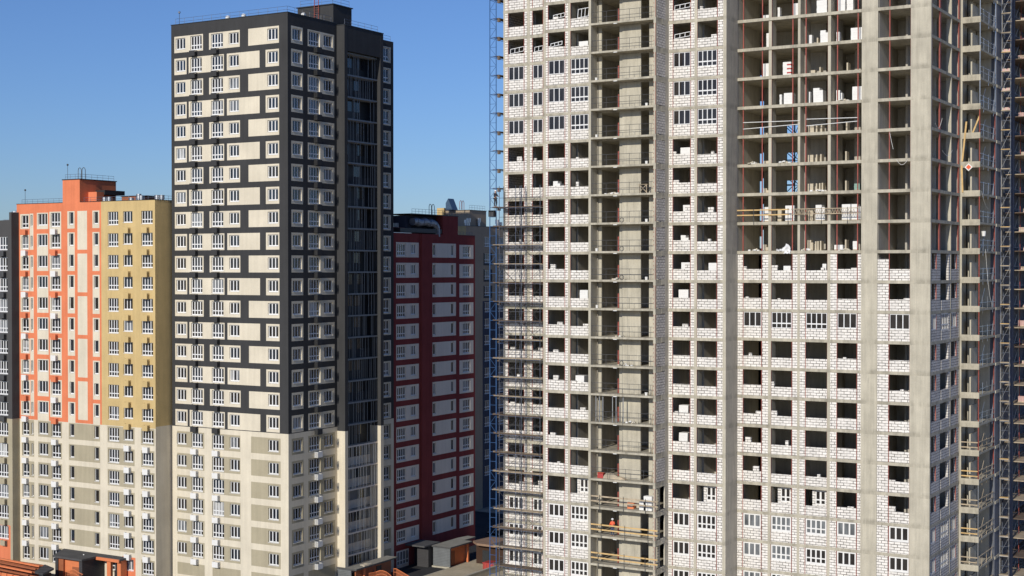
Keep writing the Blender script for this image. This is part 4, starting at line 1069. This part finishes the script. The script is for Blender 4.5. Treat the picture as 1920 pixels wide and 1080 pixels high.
# things on the railed balconies
def balcony_things():
    z = zk(16)
    b = MB(); b.hexa([(-67.9, BY + .5, z + .002), (-65.6, BY + .5, z + .002), (-65.7, BY + 1.1, z + .002), (-67.8, BY + 1.1, z + .002), (-67.5, BY + .65, z + .55), (-66.6, BY + .65, z + .5), (-66.7, BY + 1, z + .5), (-67.5, BY + 1, z + .55)], 'dirt')
    b.hexa([(-66.7, BY + .45, z + .003), (-65.2, BY + .45, z + .003), (-65.2, BY + 1, z + .003), (-66.7, BY + 1, z + .003), (-66.5, BY + .6, z + .3), (-65.8, BY + .6, z + .24), (-65.8, BY + .9, z + .24), (-66.5, BY + .9, z + .3)], 'wood')
    tag(b.build('sand_heap', loc=(-66.6, BY + .7, z)), 'brown heap of sand and sacks on a lower railed balcony', 'heap')
    b = MB(); b.box(-68.4, -67.75, BY + .5, BY + .95, z + .002, z + .5, 'rlabel'); b.box(-68.42, -67.73, BY + .48, BY + .97, z + .5, z + .56, 'vest')
    tag(b.build('crate', loc=(-68.1, BY + .7, z)), 'red crate beside the sand heap on a lower railed balcony', 'crate')
    z = zk(17)
    for i, (x0, x1, h) in enumerate(((-63.7, -63.0, .85), (-63.2, -62.3, 1.45))):
        b = MB(); n = round(h / .28)
        for j in range(n): b.box(x0 + .01 * (j % 2), x1 + .01 * (j % 2), BY + .55, BY + 1.2, z + .002 + j * h / n, z + (j + 1) * h / n - .004, 'wrap')
        tag(b.build('block_stack', loc=(x0, BY + .8, z)), ('lower' if i == 0 else 'taller') + ' white block stack at the right end of the balcony above the worker', 'block stack', 'stacks of building blocks on the tower floors')
    b = MB(); b.box(-65.1, -64.4, BY + .7, BY + 1.1, z + .002, z + .6, 'opan'); b.box(-65.0, -64.5, BY + .69, BY + .7 - .002, z + .2, z + .4, 'tan')
    tag(b.build('sack_pile', loc=(-64.8, BY + .9, z)), 'orange pile of sacks on the balcony above the worker', 'sacks')
    for k in (1, 2, 3, 4, 6, 7, 8, 9, 12):
        z = zk(k + 1); b = MB(); q = random.Random(k); x = -68.6 + q.random() * .3 if k % 2 else -62.9
        b.tube((x, BY + .5, z + .002), (x, BY + .5, z + .3), .13, 'wrap', 10, .15); b.tube((x, BY + .5, z + .28), (x, BY + .5, z + .31), .16, 'wrap', 10)
        tag(b.build('bucket', loc=(x, BY + .5, z)), f'small white bucket on the {NTH[k + 1]} railed balcony from the top', 'bucket', 'buckets on the railed balconies')
    z = zk(6); b = MB()
    for x in (-63.7, -62.9): b.box(x, x + .08, BY + .4, BY + .48, z + .002, z + .85, 'wood')
    for q0, q1 in ((.05, .8), (.8, .05)): b.hexa([(-63.64, BY + .38, z + q0), (-62.86, BY + .38, z + q1), (-62.86, BY + .40, z + q1), (-63.64, BY + .40, z + q0), (-63.64, BY + .38, z + q0 + .09), (-62.86, BY + .38, z + q1 + .09), (-62.86, BY + .40, z + q1 + .09), (-63.64, BY + .40, z + q0 + .09)], 'wood')
    b.box(-63.75, -62.75, BY + .36, BY + .9, z + .851, z + .9, 'wood')
    tag(b.build('trestle', loc=(-63.3, BY + .5, z)), 'brown timber trestle with crossed braces on an upper railed balcony', 'trestle')
    # steel props on one balcony
    z = zk(14)
    for i, x in enumerate((-68.5, -68.1, -67.7, -66.6, -66.2, -65.4)):
        b = MB(); b.tube((x, BY + .35, z + .02), (x, BY + .35, z + 2.69), .05, 'galv', 8); b.box(x - .1, x + .1, BY + .25, BY + .45, z + .002, z + .02, 'steel'); b.box(x - .1, x + .1, BY + .25, BY + .45, z + 2.66, z + 2.699, 'steel')
        tag(b.build('steel_prop', loc=(x, BY + .35, z)), 'grey steel prop in the row of props on one railed balcony', 'prop', 'steel props on one balcony')
    for k in (12, 13, 14, 15):
        z = zk(k + 1) if k != 14 else zk(15); b = MB()
        for i in range(3): b.tube((-62.25 + i * .1, BY + .15 + i * .1, z + .01), (-62.0 + i * .02, BY + .5, z + 1.6 - i * .2), .03, 'wood', 5)
        tag(b.build('plank_bundle', loc=(-62.1, BY + .3, z)), f'grey planks leaning at the right end of the {NTH[k + 1]} railed balcony', 'planks', 'planks leaning on the balconies')
balcony_things()
# hanging bucket and warning sign on the right balconies
b = MB(); z = zk(5) - .1
for i, m in ((0, 'vest'), (1, 'wrap')):
    c = z - .18; r_ = .40 - .14 * (1 - i)
    y = VG - .02 - .004 * (1 - i)
    b.hexa([(-35.25, y, c - r_), (-35.25 + .001, y, c - r_), (-35.25 + .001, y + .015, c - r_), (-35.25, y + .015, c - r_), (-35.25 - .001, y, c + r_), (-35.25, y, c + r_), (-35.25, y + .015, c + r_), (-35.25 - .001, y + .015, c + r_)], m)
    b.face([(-35.25, y, c - r_), (-35.25 + r_, y, c), (-35.25, y, c + r_), (-35.25 - r_, y, c)], m)
tag(b.build('warning_sign', loc=(-35.25, VG, z)), 'small red and white diamond sign fixed to a right balcony front', 'sign')
b = MB(); x, y, z = XG + .15, VG + 1.0, zk(8) + 1.5
b.tube((x, y, z), (x, y, z + .5), .17, 'wrap', 12, .22); b.tube((x, y, z + .5), (x, y, zk(7) + .3), .012, 'steel', 4)
tag(b.build('hanging_bucket', loc=(x, y, z)), 'white bucket hanging on a rope outside the right balconies', 'bucket')

# ================================================================== people
def person(name, loc, label, joints, rad, edges, mats, face_dir=(0, -1)):
    pass
def make_person(x, y, z, label, top, legs, helmet, crouch=False, armlift=0.0, turn=0.0):
    R = thing('person', (x, y, z), label, 'person'); R.rotation_euler = (0, 0, turn)
    J = {}; ver = []; rad = []; ed = []
    def j(n, p, r, par=None):
        J[n] = len(ver); ver.append(p); rad.append(r)
        if par is not None: ed.append((J[par], J[n]))
    j('pelvis', (0, 0, .95), .14); j('waist', (0, -.01, 1.12), .125, 'pelvis'); j('chest', (0, -.02, 1.33), .15, 'waist'); j('neckb', (0, -.01, 1.48), .075, 'chest'); j('neck', (0, -.02, 1.55), .058, 'neckb')
    j('head', (0, -.035, 1.66), .085, 'neck'); j('crown', (0, -.03, 1.74), .075, 'head')
    for s, n in ((-1, 'l'), (1, 'r')):
        j('sh' + n, (s * .17, -.01, 1.43), .062, 'chest'); lift = armlift if s > 0 else .25
        e = (s * .24, -.06 - .12 * lift, 1.17 + .02 * lift); j('el' + n, e, .045, 'sh' + n)
        wv = (s * .20, -.28 - .1 * lift, 1.08 + .22 * lift); j('wr' + n, wv, .032, 'el' + n)
        pv = (s * .19, -.35 - .1 * lift, 1.07 + .25 * lift); j('pa' + n, pv, .034, 'wr' + n)
        for i, (dx, ln) in enumerate(((-.032, .07), (-.012, .085), (.01, .08), (.03, .06))):
            a = (pv[0] + dx, pv[1] - .035, pv[2] + .003); j(f'f{n}{i}', a, .0095, 'pa' + n)
            j(f'g{n}{i}', (a[0] + dx * .1, a[1] - ln * .55, a[2] - .012), .009, f'f{n}{i}'); j(f'h{n}{i}', (a[0] + dx * .1, a[1] - ln * .75, a[2] - .035), .008, f'g{n}{i}')
        th = (pv[0] - s * .045, pv[1] + .02, pv[2] + .012); j('t' + n, th, .011, 'pa' + n); j('u' + n, (th[0] - s * .012, th[1] - .04, th[2]), .0095, 't' + n)
        j('hip' + n, (s * .09, 0, .88), .095, 'pelvis'); j('kn' + n, (s * .11, -.05 - (.06 if s > 0 else 0), .50), .062, 'hip' + n); j('an' + n, (s * .12, .03, .09), .045, 'kn' + n); j('to' + n, (s * .13, -.15, .045), .04, 'an' + n)
    me = bpy.data.meshes.new('body'); me.from_pydata(ver, ed, []); me.update()
    o = bpy.data.objects.new('body', me); C.objects.link(o); o.parent = R
    me.materials.append(M['skin'])
    sk = o.modifiers.new('skin', 'SKIN'); sk.use_smooth_shade = True
    for i, v in enumerate(me.skin_vertices[0].data): v.radius = (rad[i], rad[i]); v.use_root = (i == 0)
    su = o.modifiers.new('sub', 'SUBSURF'); su.levels = 1; su.render_levels = 2
    # clothes follow the same joints a little wider
    def cloth(name, names, m, grow):
        idx = [J[n] for n in names]; mp = {a: i for i, a in enumerate(idx)}
        e2 = [(mp[a], mp[b]) for a, b in ed if a in mp and b in mp]
        c = bpy.data.meshes.new(name); c.from_pydata([ver[a] for a in idx], e2, []); c.update(); c.materials.append(M[m])
        q = bpy.data.objects.new(name, c); C.objects.link(q); q.parent = R
        s_ = q.modifiers.new('skin', 'SKIN'); s_.use_smooth_shade = True
        for i, v in enumerate(c.skin_vertices[0].data): v.radius = (rad[idx[i]] + grow, rad[idx[i]] + grow); v.use_root = (i == 0)
        t = q.modifiers.new('sub', 'SUBSURF'); t.levels = 1; t.render_levels = 2
    cloth('jacket', ['pelvis', 'waist', 'chest', 'neckb', 'shl', 'shr', 'ell', 'elr', 'wrl', 'wrr'], top, .022)
    cloth('trousers', ['pelvis', 'hipl', 'hipr', 'knl', 'knr', 'anl', 'anr'], legs, .018)
    loc = Vector((x, y, z))
    def sub(name, fn):
        b = MB(); fn(b); q = b.build(name); q.parent = R
    for s in (-.03, .03): sub('eye', lambda b, s=s: b.ball((s, -.118, 1.675), .012, 'black', 1, 8, 5))
    sub('nose', lambda b: b.tube((0, -.115, 1.665), (0, -.142, 1.64), .008, 'skin', 6, .014))
    sub('mouth', lambda b: b.box(-.022, .022, -.119, -.110, 1.608, 1.616, 'rlabel'))
    for s in (-1, 1): sub('ear', lambda b, s=s: b.ball((s * .088, -.03, 1.655), .022, 'skin', 1.3, 8, 5))
    sub('hair', lambda b: b.ball((0, -.012, 1.695), .092, 'hair', .9, 12, 8))
    if helmet:
        def hm(b):
            b.ball((0, -.03, 1.735), .125, 'helmet', .85, 14, 8); b.tube((0, -.04, 1.715), (0, -.04, 1.728), .150, 'helmet', 16)
        sub('helmet', hm)
    return R
make_person(-66.64, BY + .45, zk(18) + .002, 'construction worker in an orange vest and white helmet behind timber guard rails on a balcony', 'vest', 'jean', True, armlift=.9, turn=.2)
make_person(-81.75, 134.42, 47.3 + .062, 'worker in dark overalls standing on the topmost deck at the scaffold left end', 'work', 'work', True, armlift=.3, turn=1.2)
b = MB()
for q0, q1 in ((0, .06), (.62, .68)): b.box(-82.2, -81.55, 133.72, 134.18, 46.3 + q0, 46.3 + q1, 'black')
for x in (-82.2, -82.0, -81.8, -81.61): b.box(x, x + .06, 133.722, 134.178, 46.361, 46.919, 'black')
b.box(-82.13, -81.62, 133.76, 134.14, 46.362, 46.8, 'steel')
for x in (-82.15, -81.6): b.tube((x, 133.95, 46.98), (x, 134.2, 48.3), .015, 'steel', 4)
tag(b.build('hoist_cage', loc=(-81.9, 133.95, 46.3)), 'dark hoist cage hanging below the worker at the top of the scaffold', 'hoist')

# ================================================================== ground-level things
def entrance_orange():
    R = thing('entrance_pavilion', (-149.5, 138.5, GZ), 'orange entrance pavilion with a flat dark roof in front of the orange block', 'pavilion')
    b = MB(); b.prism([(-152.6, 136.5), (-147.1, 136.5), (-147.1, 139.15), (-142.8, 139.15), (-142.8, 140.7), (-155.1, 140.7)], 1.95, 2.2, 'droof'); b.build('roof', R)
    b = MB(); b.box(-152.4, -151.9, 136.75, 140.6, GZ, 1.948, 'dslat'); b.build('slatted_wall', R)
    b = MB(); b.box(-147.9, -147.3, 136.75, 140.6, GZ, 1.948, 'dslat'); b.build('slatted_wall', R)
    b = MB(); b.box(-151.89, -147.91, 137.2, 137.4, GZ, 1.948, 'opan'); b.build('front_panel', R)
    b = MB(); b.box(-149.6, -148.2, 137.15, 137.198, GZ, .9, 'rustpan'); b.build('door', R)
    b = MB(); b.box(-151.95, -151.0, 136.9, 137.19, GZ, 1.9, 'rustpan'); b.build('front_reveal', R)
    b = MB(); b.box(-147.2, -142.9, 139.0, 139.148, 1.75, 2.15, 'opan'); b.build('fascia', R)
    b = MB(); b.box(-145.4, -144.7, 139.3, 139.7, GZ, 1.9, 'opan'); b.build('porch_column', R)
    b = MB(); b.box(-144.69, -143.6, 140.2, 140.5, GZ, 1.8, 'black'); b.build('glass_door', R)
    b = MB(); b.box(-143.59, -142.95, 139.4, 140.5, GZ, 1.9, 'opan'); b.build('side_panel', R)
    b = MB(); b.ball((-149.2, 138.8, 2.25), .09, 'lamp', 1, 8, 5); b.build('roof_lamp', R)
entrance_orange()
def ramp_rail(label, pts, m, n):
    R = thing('ramp_railing', (pts[0][0], pts[0][1], GZ), label, 'railing')
    top = MB(); top.path([(x, y, z) for x, y, z in pts], .05, m, 6); top.path([(x, y, z - .45) for x, y, z in pts], .03, m, 5); top.build('handrail', R)
    bars = MB()
    for (a, c) in zip(pts, pts[1:]):
        L_ = math.dist(a, c); k = max(2, int(L_ / n))
        for i in range(k):
            t = i / k; p = [a[q] + (c[q] - a[q]) * t for q in range(3)]
            bars.tube((p[0], p[1], GZ), (p[0], p[1], p[2]), .02, m, 4)
    bars.build('baluster', R)
def arch(p, q, h, n=8):
    return [(p[0] + (q[0] - p[0]) * i / n, p[1] + (q[1] - p[1]) * i / n, h + .22 * math.sin(math.pi * i / n)) for i in range(n + 1)]
ramp_rail('curved orange ramp railing nearest the charcoal tower canopy', [(-114.6, 156.2, .3)] + arch((-114.3, 157.3), (-112.9, 157.9), .3) + [(-112.5, 158.3, -.2)], 'opan', .16)
ramp_rail('straight orange ramp railing sloping down beside the bottom asphalt', [(-113.4, 160.1, .35), (-113.0, 160.2, .35), (-108.6, 157.7, .0)], 'opan', .16)
ramp_rail('curved orange railing in front of the orange pavilion', [(-148.0, 134.8, .9)] + arch((-147.2, 134.6), (-145.9, 134.6), 1.05) + [(-145.2, 134.9, .7)], 'opan', .2)
def pergola():
    R = thing('slatted_ramp', (-156, 133, GZ), 'orange slatted ramp enclosure with a dark roof end at the bottom left corner', 'ramp')
    for i in range(5):
        b = MB(); d = i * .5
        b.hexa([(-162, 133.4 - d, 1.55 - i * .32), (-150.6 - i * .12, 132.4 - d, 1.55 - i * .32), (-150.6 - i * .12, 132.7 - d, 1.55 - i * .32), (-162, 133.7 - d, 1.55 - i * .32), (-162, 133.4 - d, 1.75 - i * .32), (-150.6 - i * .12, 132.4 - d, 1.75 - i * .32), (-150.6 - i * .12, 132.7 - d, 1.75 - i * .32), (-162, 133.7 - d, 1.75 - i * .32)], 'opan' if i % 2 == 0 else 'rustpan'); b.build('slat', R)
    b = MB(); b.box(-162, -150.7, 133.8, 134.0, GZ, 1.5, 'rustpan'); b.build('back_wall', R)
    b = MB(); b.hexa([(-150.5, 131.6, .9), (-149.2, 131.8, .7), (-148.9, 133.4, 1.2), (-150.6, 133.4, 1.5), (-150.5, 131.6, 1.15), (-149.2, 131.8, .95), (-148.9, 133.4, 1.45), (-150.6, 133.4, 1.75)], 'dslat'); b.build('roof', R)
    b = MB(); b.box(-150.4, -149.2, 132.2, 133.2, GZ, .85, 'black'); b.build('end_wall', R)
    b = MB()
    for i in range(10):
        a = i / 9; b.box(-161 + a * 9, -160 + a * 9 + .05, 129.6 + .8 * a * a, 129.8 + .8 * a * a, GZ, .95 - .35 * a * a, 'opan')
    b.build('curved_wall', R)
pergola()
def canopy_dark():
    R = thing('entrance_pavilion', (-115.8, 158, GZ), 'grey roofed entrance pavilion with rust orange side at the charcoal tower foot', 'pavilion')
    b = MB(); b.prism([(-118.9, 153.5), (-114.6, 153.5), (-114.8, 163.0), (-116.5, 163.0), (-116.5, 153.58)][:1] + [(-114.6, 153.4), (-114.8, 163.0), (-116.54, 163.0), (-116.54, 153.5), (-118.9, 153.5)][0:4] , 1.1, 1.32, 'droof', 'roof'); b.build('roof', R)
    b = MB(); b.box(-117.7, -115.4, 153.3, 153.49, GZ, 1.09, 'gslat'); b.build('slatted_wall', R)
    b = MB(); b.box(-115.6, -115.3, 154.2, 162.2, GZ, 1.09, 'rustpan'); b.build('side_wall', R)
    b = MB(); b.box(-115.29, -115.24, 158.8, 159.9, GZ, .7, 'black'); b.build('door', R)
    b = MB(); b.box(-115.1, -114.9, 155.6, 155.8, GZ, 1.09, 'opan'); b.build('porch_post', R)
    b = MB(); b.box(-115.25, -115.2, 157.9, 158.2, -.1, .3, 'black'); b.build('notice_plate', R)
    q = random.Random(2); b = MB()
    for i in range(14): b.box(-115.9 + q.random() * .9, -115.7 + q.random() * .9 + .1, 155.3 + q.random() * 1.6, 155.5 + q.random() * 1.6 + .2, 1.322, 1.36 + q.random() * .1, 'tan')
    b.build('roof_litter', R)
canopy_dark()
def booth():
    R = thing('entrance_pavilion', (-113.4, 174, GZ), 'grey slatted entrance pavilion with an orange recessed side standing before the wine red block', 'pavilion')
    b = MB(); b.prism([(-115.0, 171.7), (-111.8, 171.7), (-111.75, 177.4), (-113.2, 177.4), (-113.2, 180.6), (-114.6, 180.6), (-115.0, 178.5)], 1.25, 1.45, 'droof', 'roof'); b.build('roof', R)
    b = MB(); b.box(-114.85, -112.0, 171.85, 172.1, GZ, 1.248, 'gslat'); b.build('slatted_wall', R)
    b = MB(); b.box(-112.8, -112.6, 172.11, 177.0, GZ, 1.248, 'opan'); b.build('side_panel', R)
    b = MB(); b.box(-112.59, -112.54, 173.1, 174.0, GZ, .55, 'rustpan'); b.build('door', R)
    b = MB(); b.box(-112.2, -111.95, 176.5, 176.8, GZ, 1.248, 'opan'); b.build('porch_column', R)
    b = MB(); b.box(-114.85, -114.6, 172.11, 178, GZ, 1.248, 'gslat'); b.build('rear_wall', R)
    b = MB(); b.box(-114.9, -111.98, 171.6, 171.84, GZ, GZ + .22, 'slab'); b.build('plinth', R)
booth()
def black_box():
    R = thing('entrance_pavilion', (-116.7, 171.5, GZ), 'black entrance pavilion in the shade between the red block and the grey pavilion', 'pavilion')
    b = MB(); b.box(-118.35, -115.02, 169.9, 173.9, 1.4, 1.6, 'droof'); b.build('roof', R)
    b = MB(); b.box(-117.0, -115.1, 171.0, 173.8, GZ, 1.398, 'dslat'); b.build('slatted_wall', R)
    b = MB(); b.box(-118.3, -117.01, 172.2, 172.4, GZ, 1.398, 'black'); b.build('door_recess', R)
black_box()
def shed():
    R = thing('shed', (-109.5, 178, GZ), 'brown flat-roofed shed half hidden behind the left scaffold', 'shed')
    b = MB(); b.prism([(-111.4, 177.0), (-109.9, 175.6), (-104, 175.4), (-104, 181.0), (-110.9, 181.0)], 1.3, 1.6, 'rustroof'); b.build('roof', R)
    b = MB(); b.box(-110.6, -104.3, 176.6, 180.8, GZ, 1.298, 'rustroofd'); b.build('wall', R)
    b = MB(); b.box(-109.5, -108.4, 176.5, 176.598, GZ, .5, 'black'); b.build('door', R)
M['rustroof'] = stucco('brown_felt_roof', (.30, .20, .14), .1); M['rustroofd'] = stucco('dark_brown_wall', (.06, .035, .025), .1)
shed()
b = MB(); b.box(-107.4, -105.6, 173.2, 174.9, GZ + .12, -.55, 'rlabel')
for i in range(4): b.box(-107.3 + i * .46, -107.2 + i * .46, 173.14, 173.198, GZ + .2, -.6, 'rust')
b.box(-107.45, -105.55, 173.15, 174.95, -.549, -.45, 'rlabel')
tag(b.build('skip', loc=(-107, 174, GZ + .12)), 'red metal skip on the sunlit paving beside the left scaffold', 'skip')
b = MB(); b.box(-104.95, -104.7, 150, 182, GZ + .12, -.6, 'pave'); b.box(-105.0, -104.65, 150, 182, -.599, -.5, 'slab')
for i in range(8): b.box(-105.0, -104.951, 151 + i * 4, 151.08 + i * 4, GZ + .12, -.6, 'slab')
tag(b.build('retaining_wall', loc=(-104.8, 166, GZ)), 'low concrete retaining wall crossing the paving at the bottom centre', 'wall')
def car():
    x, y, z = -119.9, 198.0, GZ + .006; R = thing('parked_car', (x, y, z), 'black car parked in the shade behind the wine red block', 'car')
    prof = [(-2.1, .35), (-2.15, .75), (-1.3, .92), (-.75, 1.42), (.75, 1.46), (1.5, .98), (2.1, .88), (2.15, .4)]
    b = MB(); n = len(prof)
    for s in (-1, 1):
        w0 = [(px, s * (.86 if pz < 1.1 else .68), pz) for px, pz in prof]
        b.face([(x + p[1], y + p[0], z + p[2]) for p in (w0 if s > 0 else w0[::-1])], 'carp')
    for (a, c) in zip(prof, prof[1:] + prof[:1]):
        wa = .86 if a[1] < 1.1 else .68; wc = .86 if c[1] < 1.1 else .68
        b.face([(x - wa, y + a[0], z + a[1]), (x + wa, y + a[0], z + a[1]), (x + wc, y + c[0], z + c[1]), (x - wc, y + c[0], z + c[1])], 'carp')
    b.build('body', R)
    for s in (-1, 1):
        g = MB(); g.face([(x + s * .83, y - 1.15, z + .97), (x + s * .83, y + 1.3, z + 1.0), (x + s * .70, y + .72, z + 1.4), (x + s * .70, y - .7, z + 1.37)], GL[0]); g.build('side_window', R)
        for q in (-1.3, 1.35):
            wh = MB(); wh.tube((x + s * .70, y + q, z + .33), (x + s * .89, y + q, z + .33), .33, 'tyre', 16); wo = wh.build('wheel', R)
            rm = MB(); rm.tube((x + s * .885, y + q, z + .33), (x + s * .90, y + q, z + .33), .2, 'galv', 12); rm.build('rim', wo)
        h = MB(); h.box(x + s * .6 - .15, x + s * .6 + .15, y - 2.17, y - 2.12, z + .6, z + .74, 'lamp'); h.build('headlight', R)
    g = MB(); g.face([(x - .8, y - 1.27, z + .96), (x + .8, y - 1.27, z + .96), (x + .64, y - .80, z + 1.39), (x - .64, y - .80, z + 1.39)], GL[0]); g.build('windscreen', R)
car()

# timber and ropes left on the right balconies
for i, (x, y, z0, x2, z1, lb) in enumerate(((-35.95, VG - .07, zk(5) + .3, -35.55, zk(4) + 1.4, 'yellow timber plank leaning against the upper right balcony fronts'), (-35.9, VG - .07, zk(6) + .1, -36.0, zk(5) - .1, 'yellow timber plank leaning below the diamond sign balcony'), (-35.2, VG + .6, zk(4) + .02, -34.4, zk(3) - .9, 'yellow timber brace standing on one upper right balcony'))):
    b = MB(); b.hexa([(x, y, z0), (x + .16, y, z0), (x + .16, y + .05, z0), (x, y + .05, z0), (x2, y, z1), (x2 + .16, y, z1), (x2 + .16, y + .05, z1), (x2, y + .05, z1)], 'fresh')
    tag(b.build('timber_plank', loc=(x, y, z0)), lb, 'plank')
def rope(p, q, sag, label, m='wrap', r_=.018):
    b = MB(); n = 12
    pts = [tuple(p[j] + (q[j] - p[j]) * i / n - (sag * math.sin(math.pi * i / n) if j == 2 else 0) for j in range(3)) for i in range(n + 1)]
    b.path(pts, r_, m, 4); tag(b.build('rope', loc=p), label, 'rope', 'ropes and cables on the tower')
rope((-39.3, EY - .06, zk(5) - .1), (-38.2, EY - .06, zk(5) - .12), .5, 'pale cable loop hanging below a slab edge beside the red post')
rope((XF + .05, 139.5, zk(4) + .4), (XF + .06, 142, zk(4) + 1.1), .7, 'white rope slung across the upper shaded side bays')
rope((XF + .05, 142.2, zk(5) + .9), (XF + .06, 146, zk(5) + 1.2), .5, 'white rope slung across the middle shaded side bays')
rope((XG + .06, VG + .4, zk(6) + .2), (XG + .07, VG + 3.2, zk(7) + 1.4), .3, 'white rope trailing down the right balconies above the bucket')
rope((XG + .06, VG + 2.2, zk(8) + .2), (XG + .07, VG + 5.2, zk(10) + .3), 1.1, 'white rope trailing down the right balconies below the bucket')
rope((-39.94, EY - .07, zk(4) - .4), (-39.6, EY - .08, zk(5) + .9), .05, 'white rag rope knotted around the red post')

def rubble(x, y, k, n, seed, label):
    q = random.Random(seed); b = MB(); z = zk(k + 1)
    for i in range(n):
        a, c = x + q.gauss(0, .28), y + q.gauss(0, .16); e = q.uniform(.06, .17); h = q.uniform(.05, .14); zz = z + .002 + max(0, .16 - abs(a - x) * .4) * q.random()
        t = q.random() * .1
        b.hexa([(a - e, c - e + t, zz), (a + e, c - e, zz), (a + e - t, c + e, zz), (a - e, c + e, zz), (a - e * .8, c - e * .8 + t, zz + h), (a + e * .9, c - e * .8, zz + h), (a + e * .8 - t, c + e * .8, zz + h), (a - e * .8, c + e * .8, zz + h)], q.choice(('wrap', 'tan', 'wrap', 'conc')))
    tag(b.build('rubble_heap', loc=(x, y, z)), label, 'rubble', 'rubble heaps on the open floors')
for i, (x, k, lb) in enumerate(((-48.3, 7, 'heap of broken white blocks at the edge of the lowest open floor, third bay'), (-44.4, 7, 'heap of broken white blocks at the edge of the lowest open floor, fourth bay'), (-53.6, 7, 'heap of broken blocks on the lowest open floor, leftmost bay'), (-50.6, 4, 'small rubble heap on the sixth open floor, second bay'), (-53.8, 4, 'small rubble heap on the sixth open floor, leftmost bay'), (-44.6, 2, 'rubble heap beside the stacks on the fourth open floor'), (-47.0, 5, 'rubble heap among the upstands on the seventh open floor'))):
    rubble(x, EY + .35, k, 26, i + 20, lb)
for k, seed in ((5, 1), (8, 2), (10, 3), (11, 4), (13, 5)):
    rubble(-67.2 + seed * .5, BY + .6, k, 14, seed, f'small rubble heap on the {NTH[k + 1]} railed balcony from the top')
for k in (6, 7, 8, 11):
    b = MB(); z = zk(k + 1); x = -65.6; n = 14
    for j in range(2): b.path([(x + .22 * math.cos(2 * math.pi * i / n), BY + .4, z + .24 + .22 * math.sin(2 * math.pi * i / n) + j * .01) for i in range(n + 1)], .03, 'steel', 5)
    tag(b.build('cable_coil', loc=(x, BY + .4, z)), f'dark cable coil standing on the {NTH[k + 1]} railed balcony from the top', 'cable coil', 'cable coils on the railed balconies')
rope((-65.4, BY - .02, zk(6)), (-65.3, BY - .03, zk(15)), 0, 'long dark cable running down in front of the railed balconies', 'steel', .014)
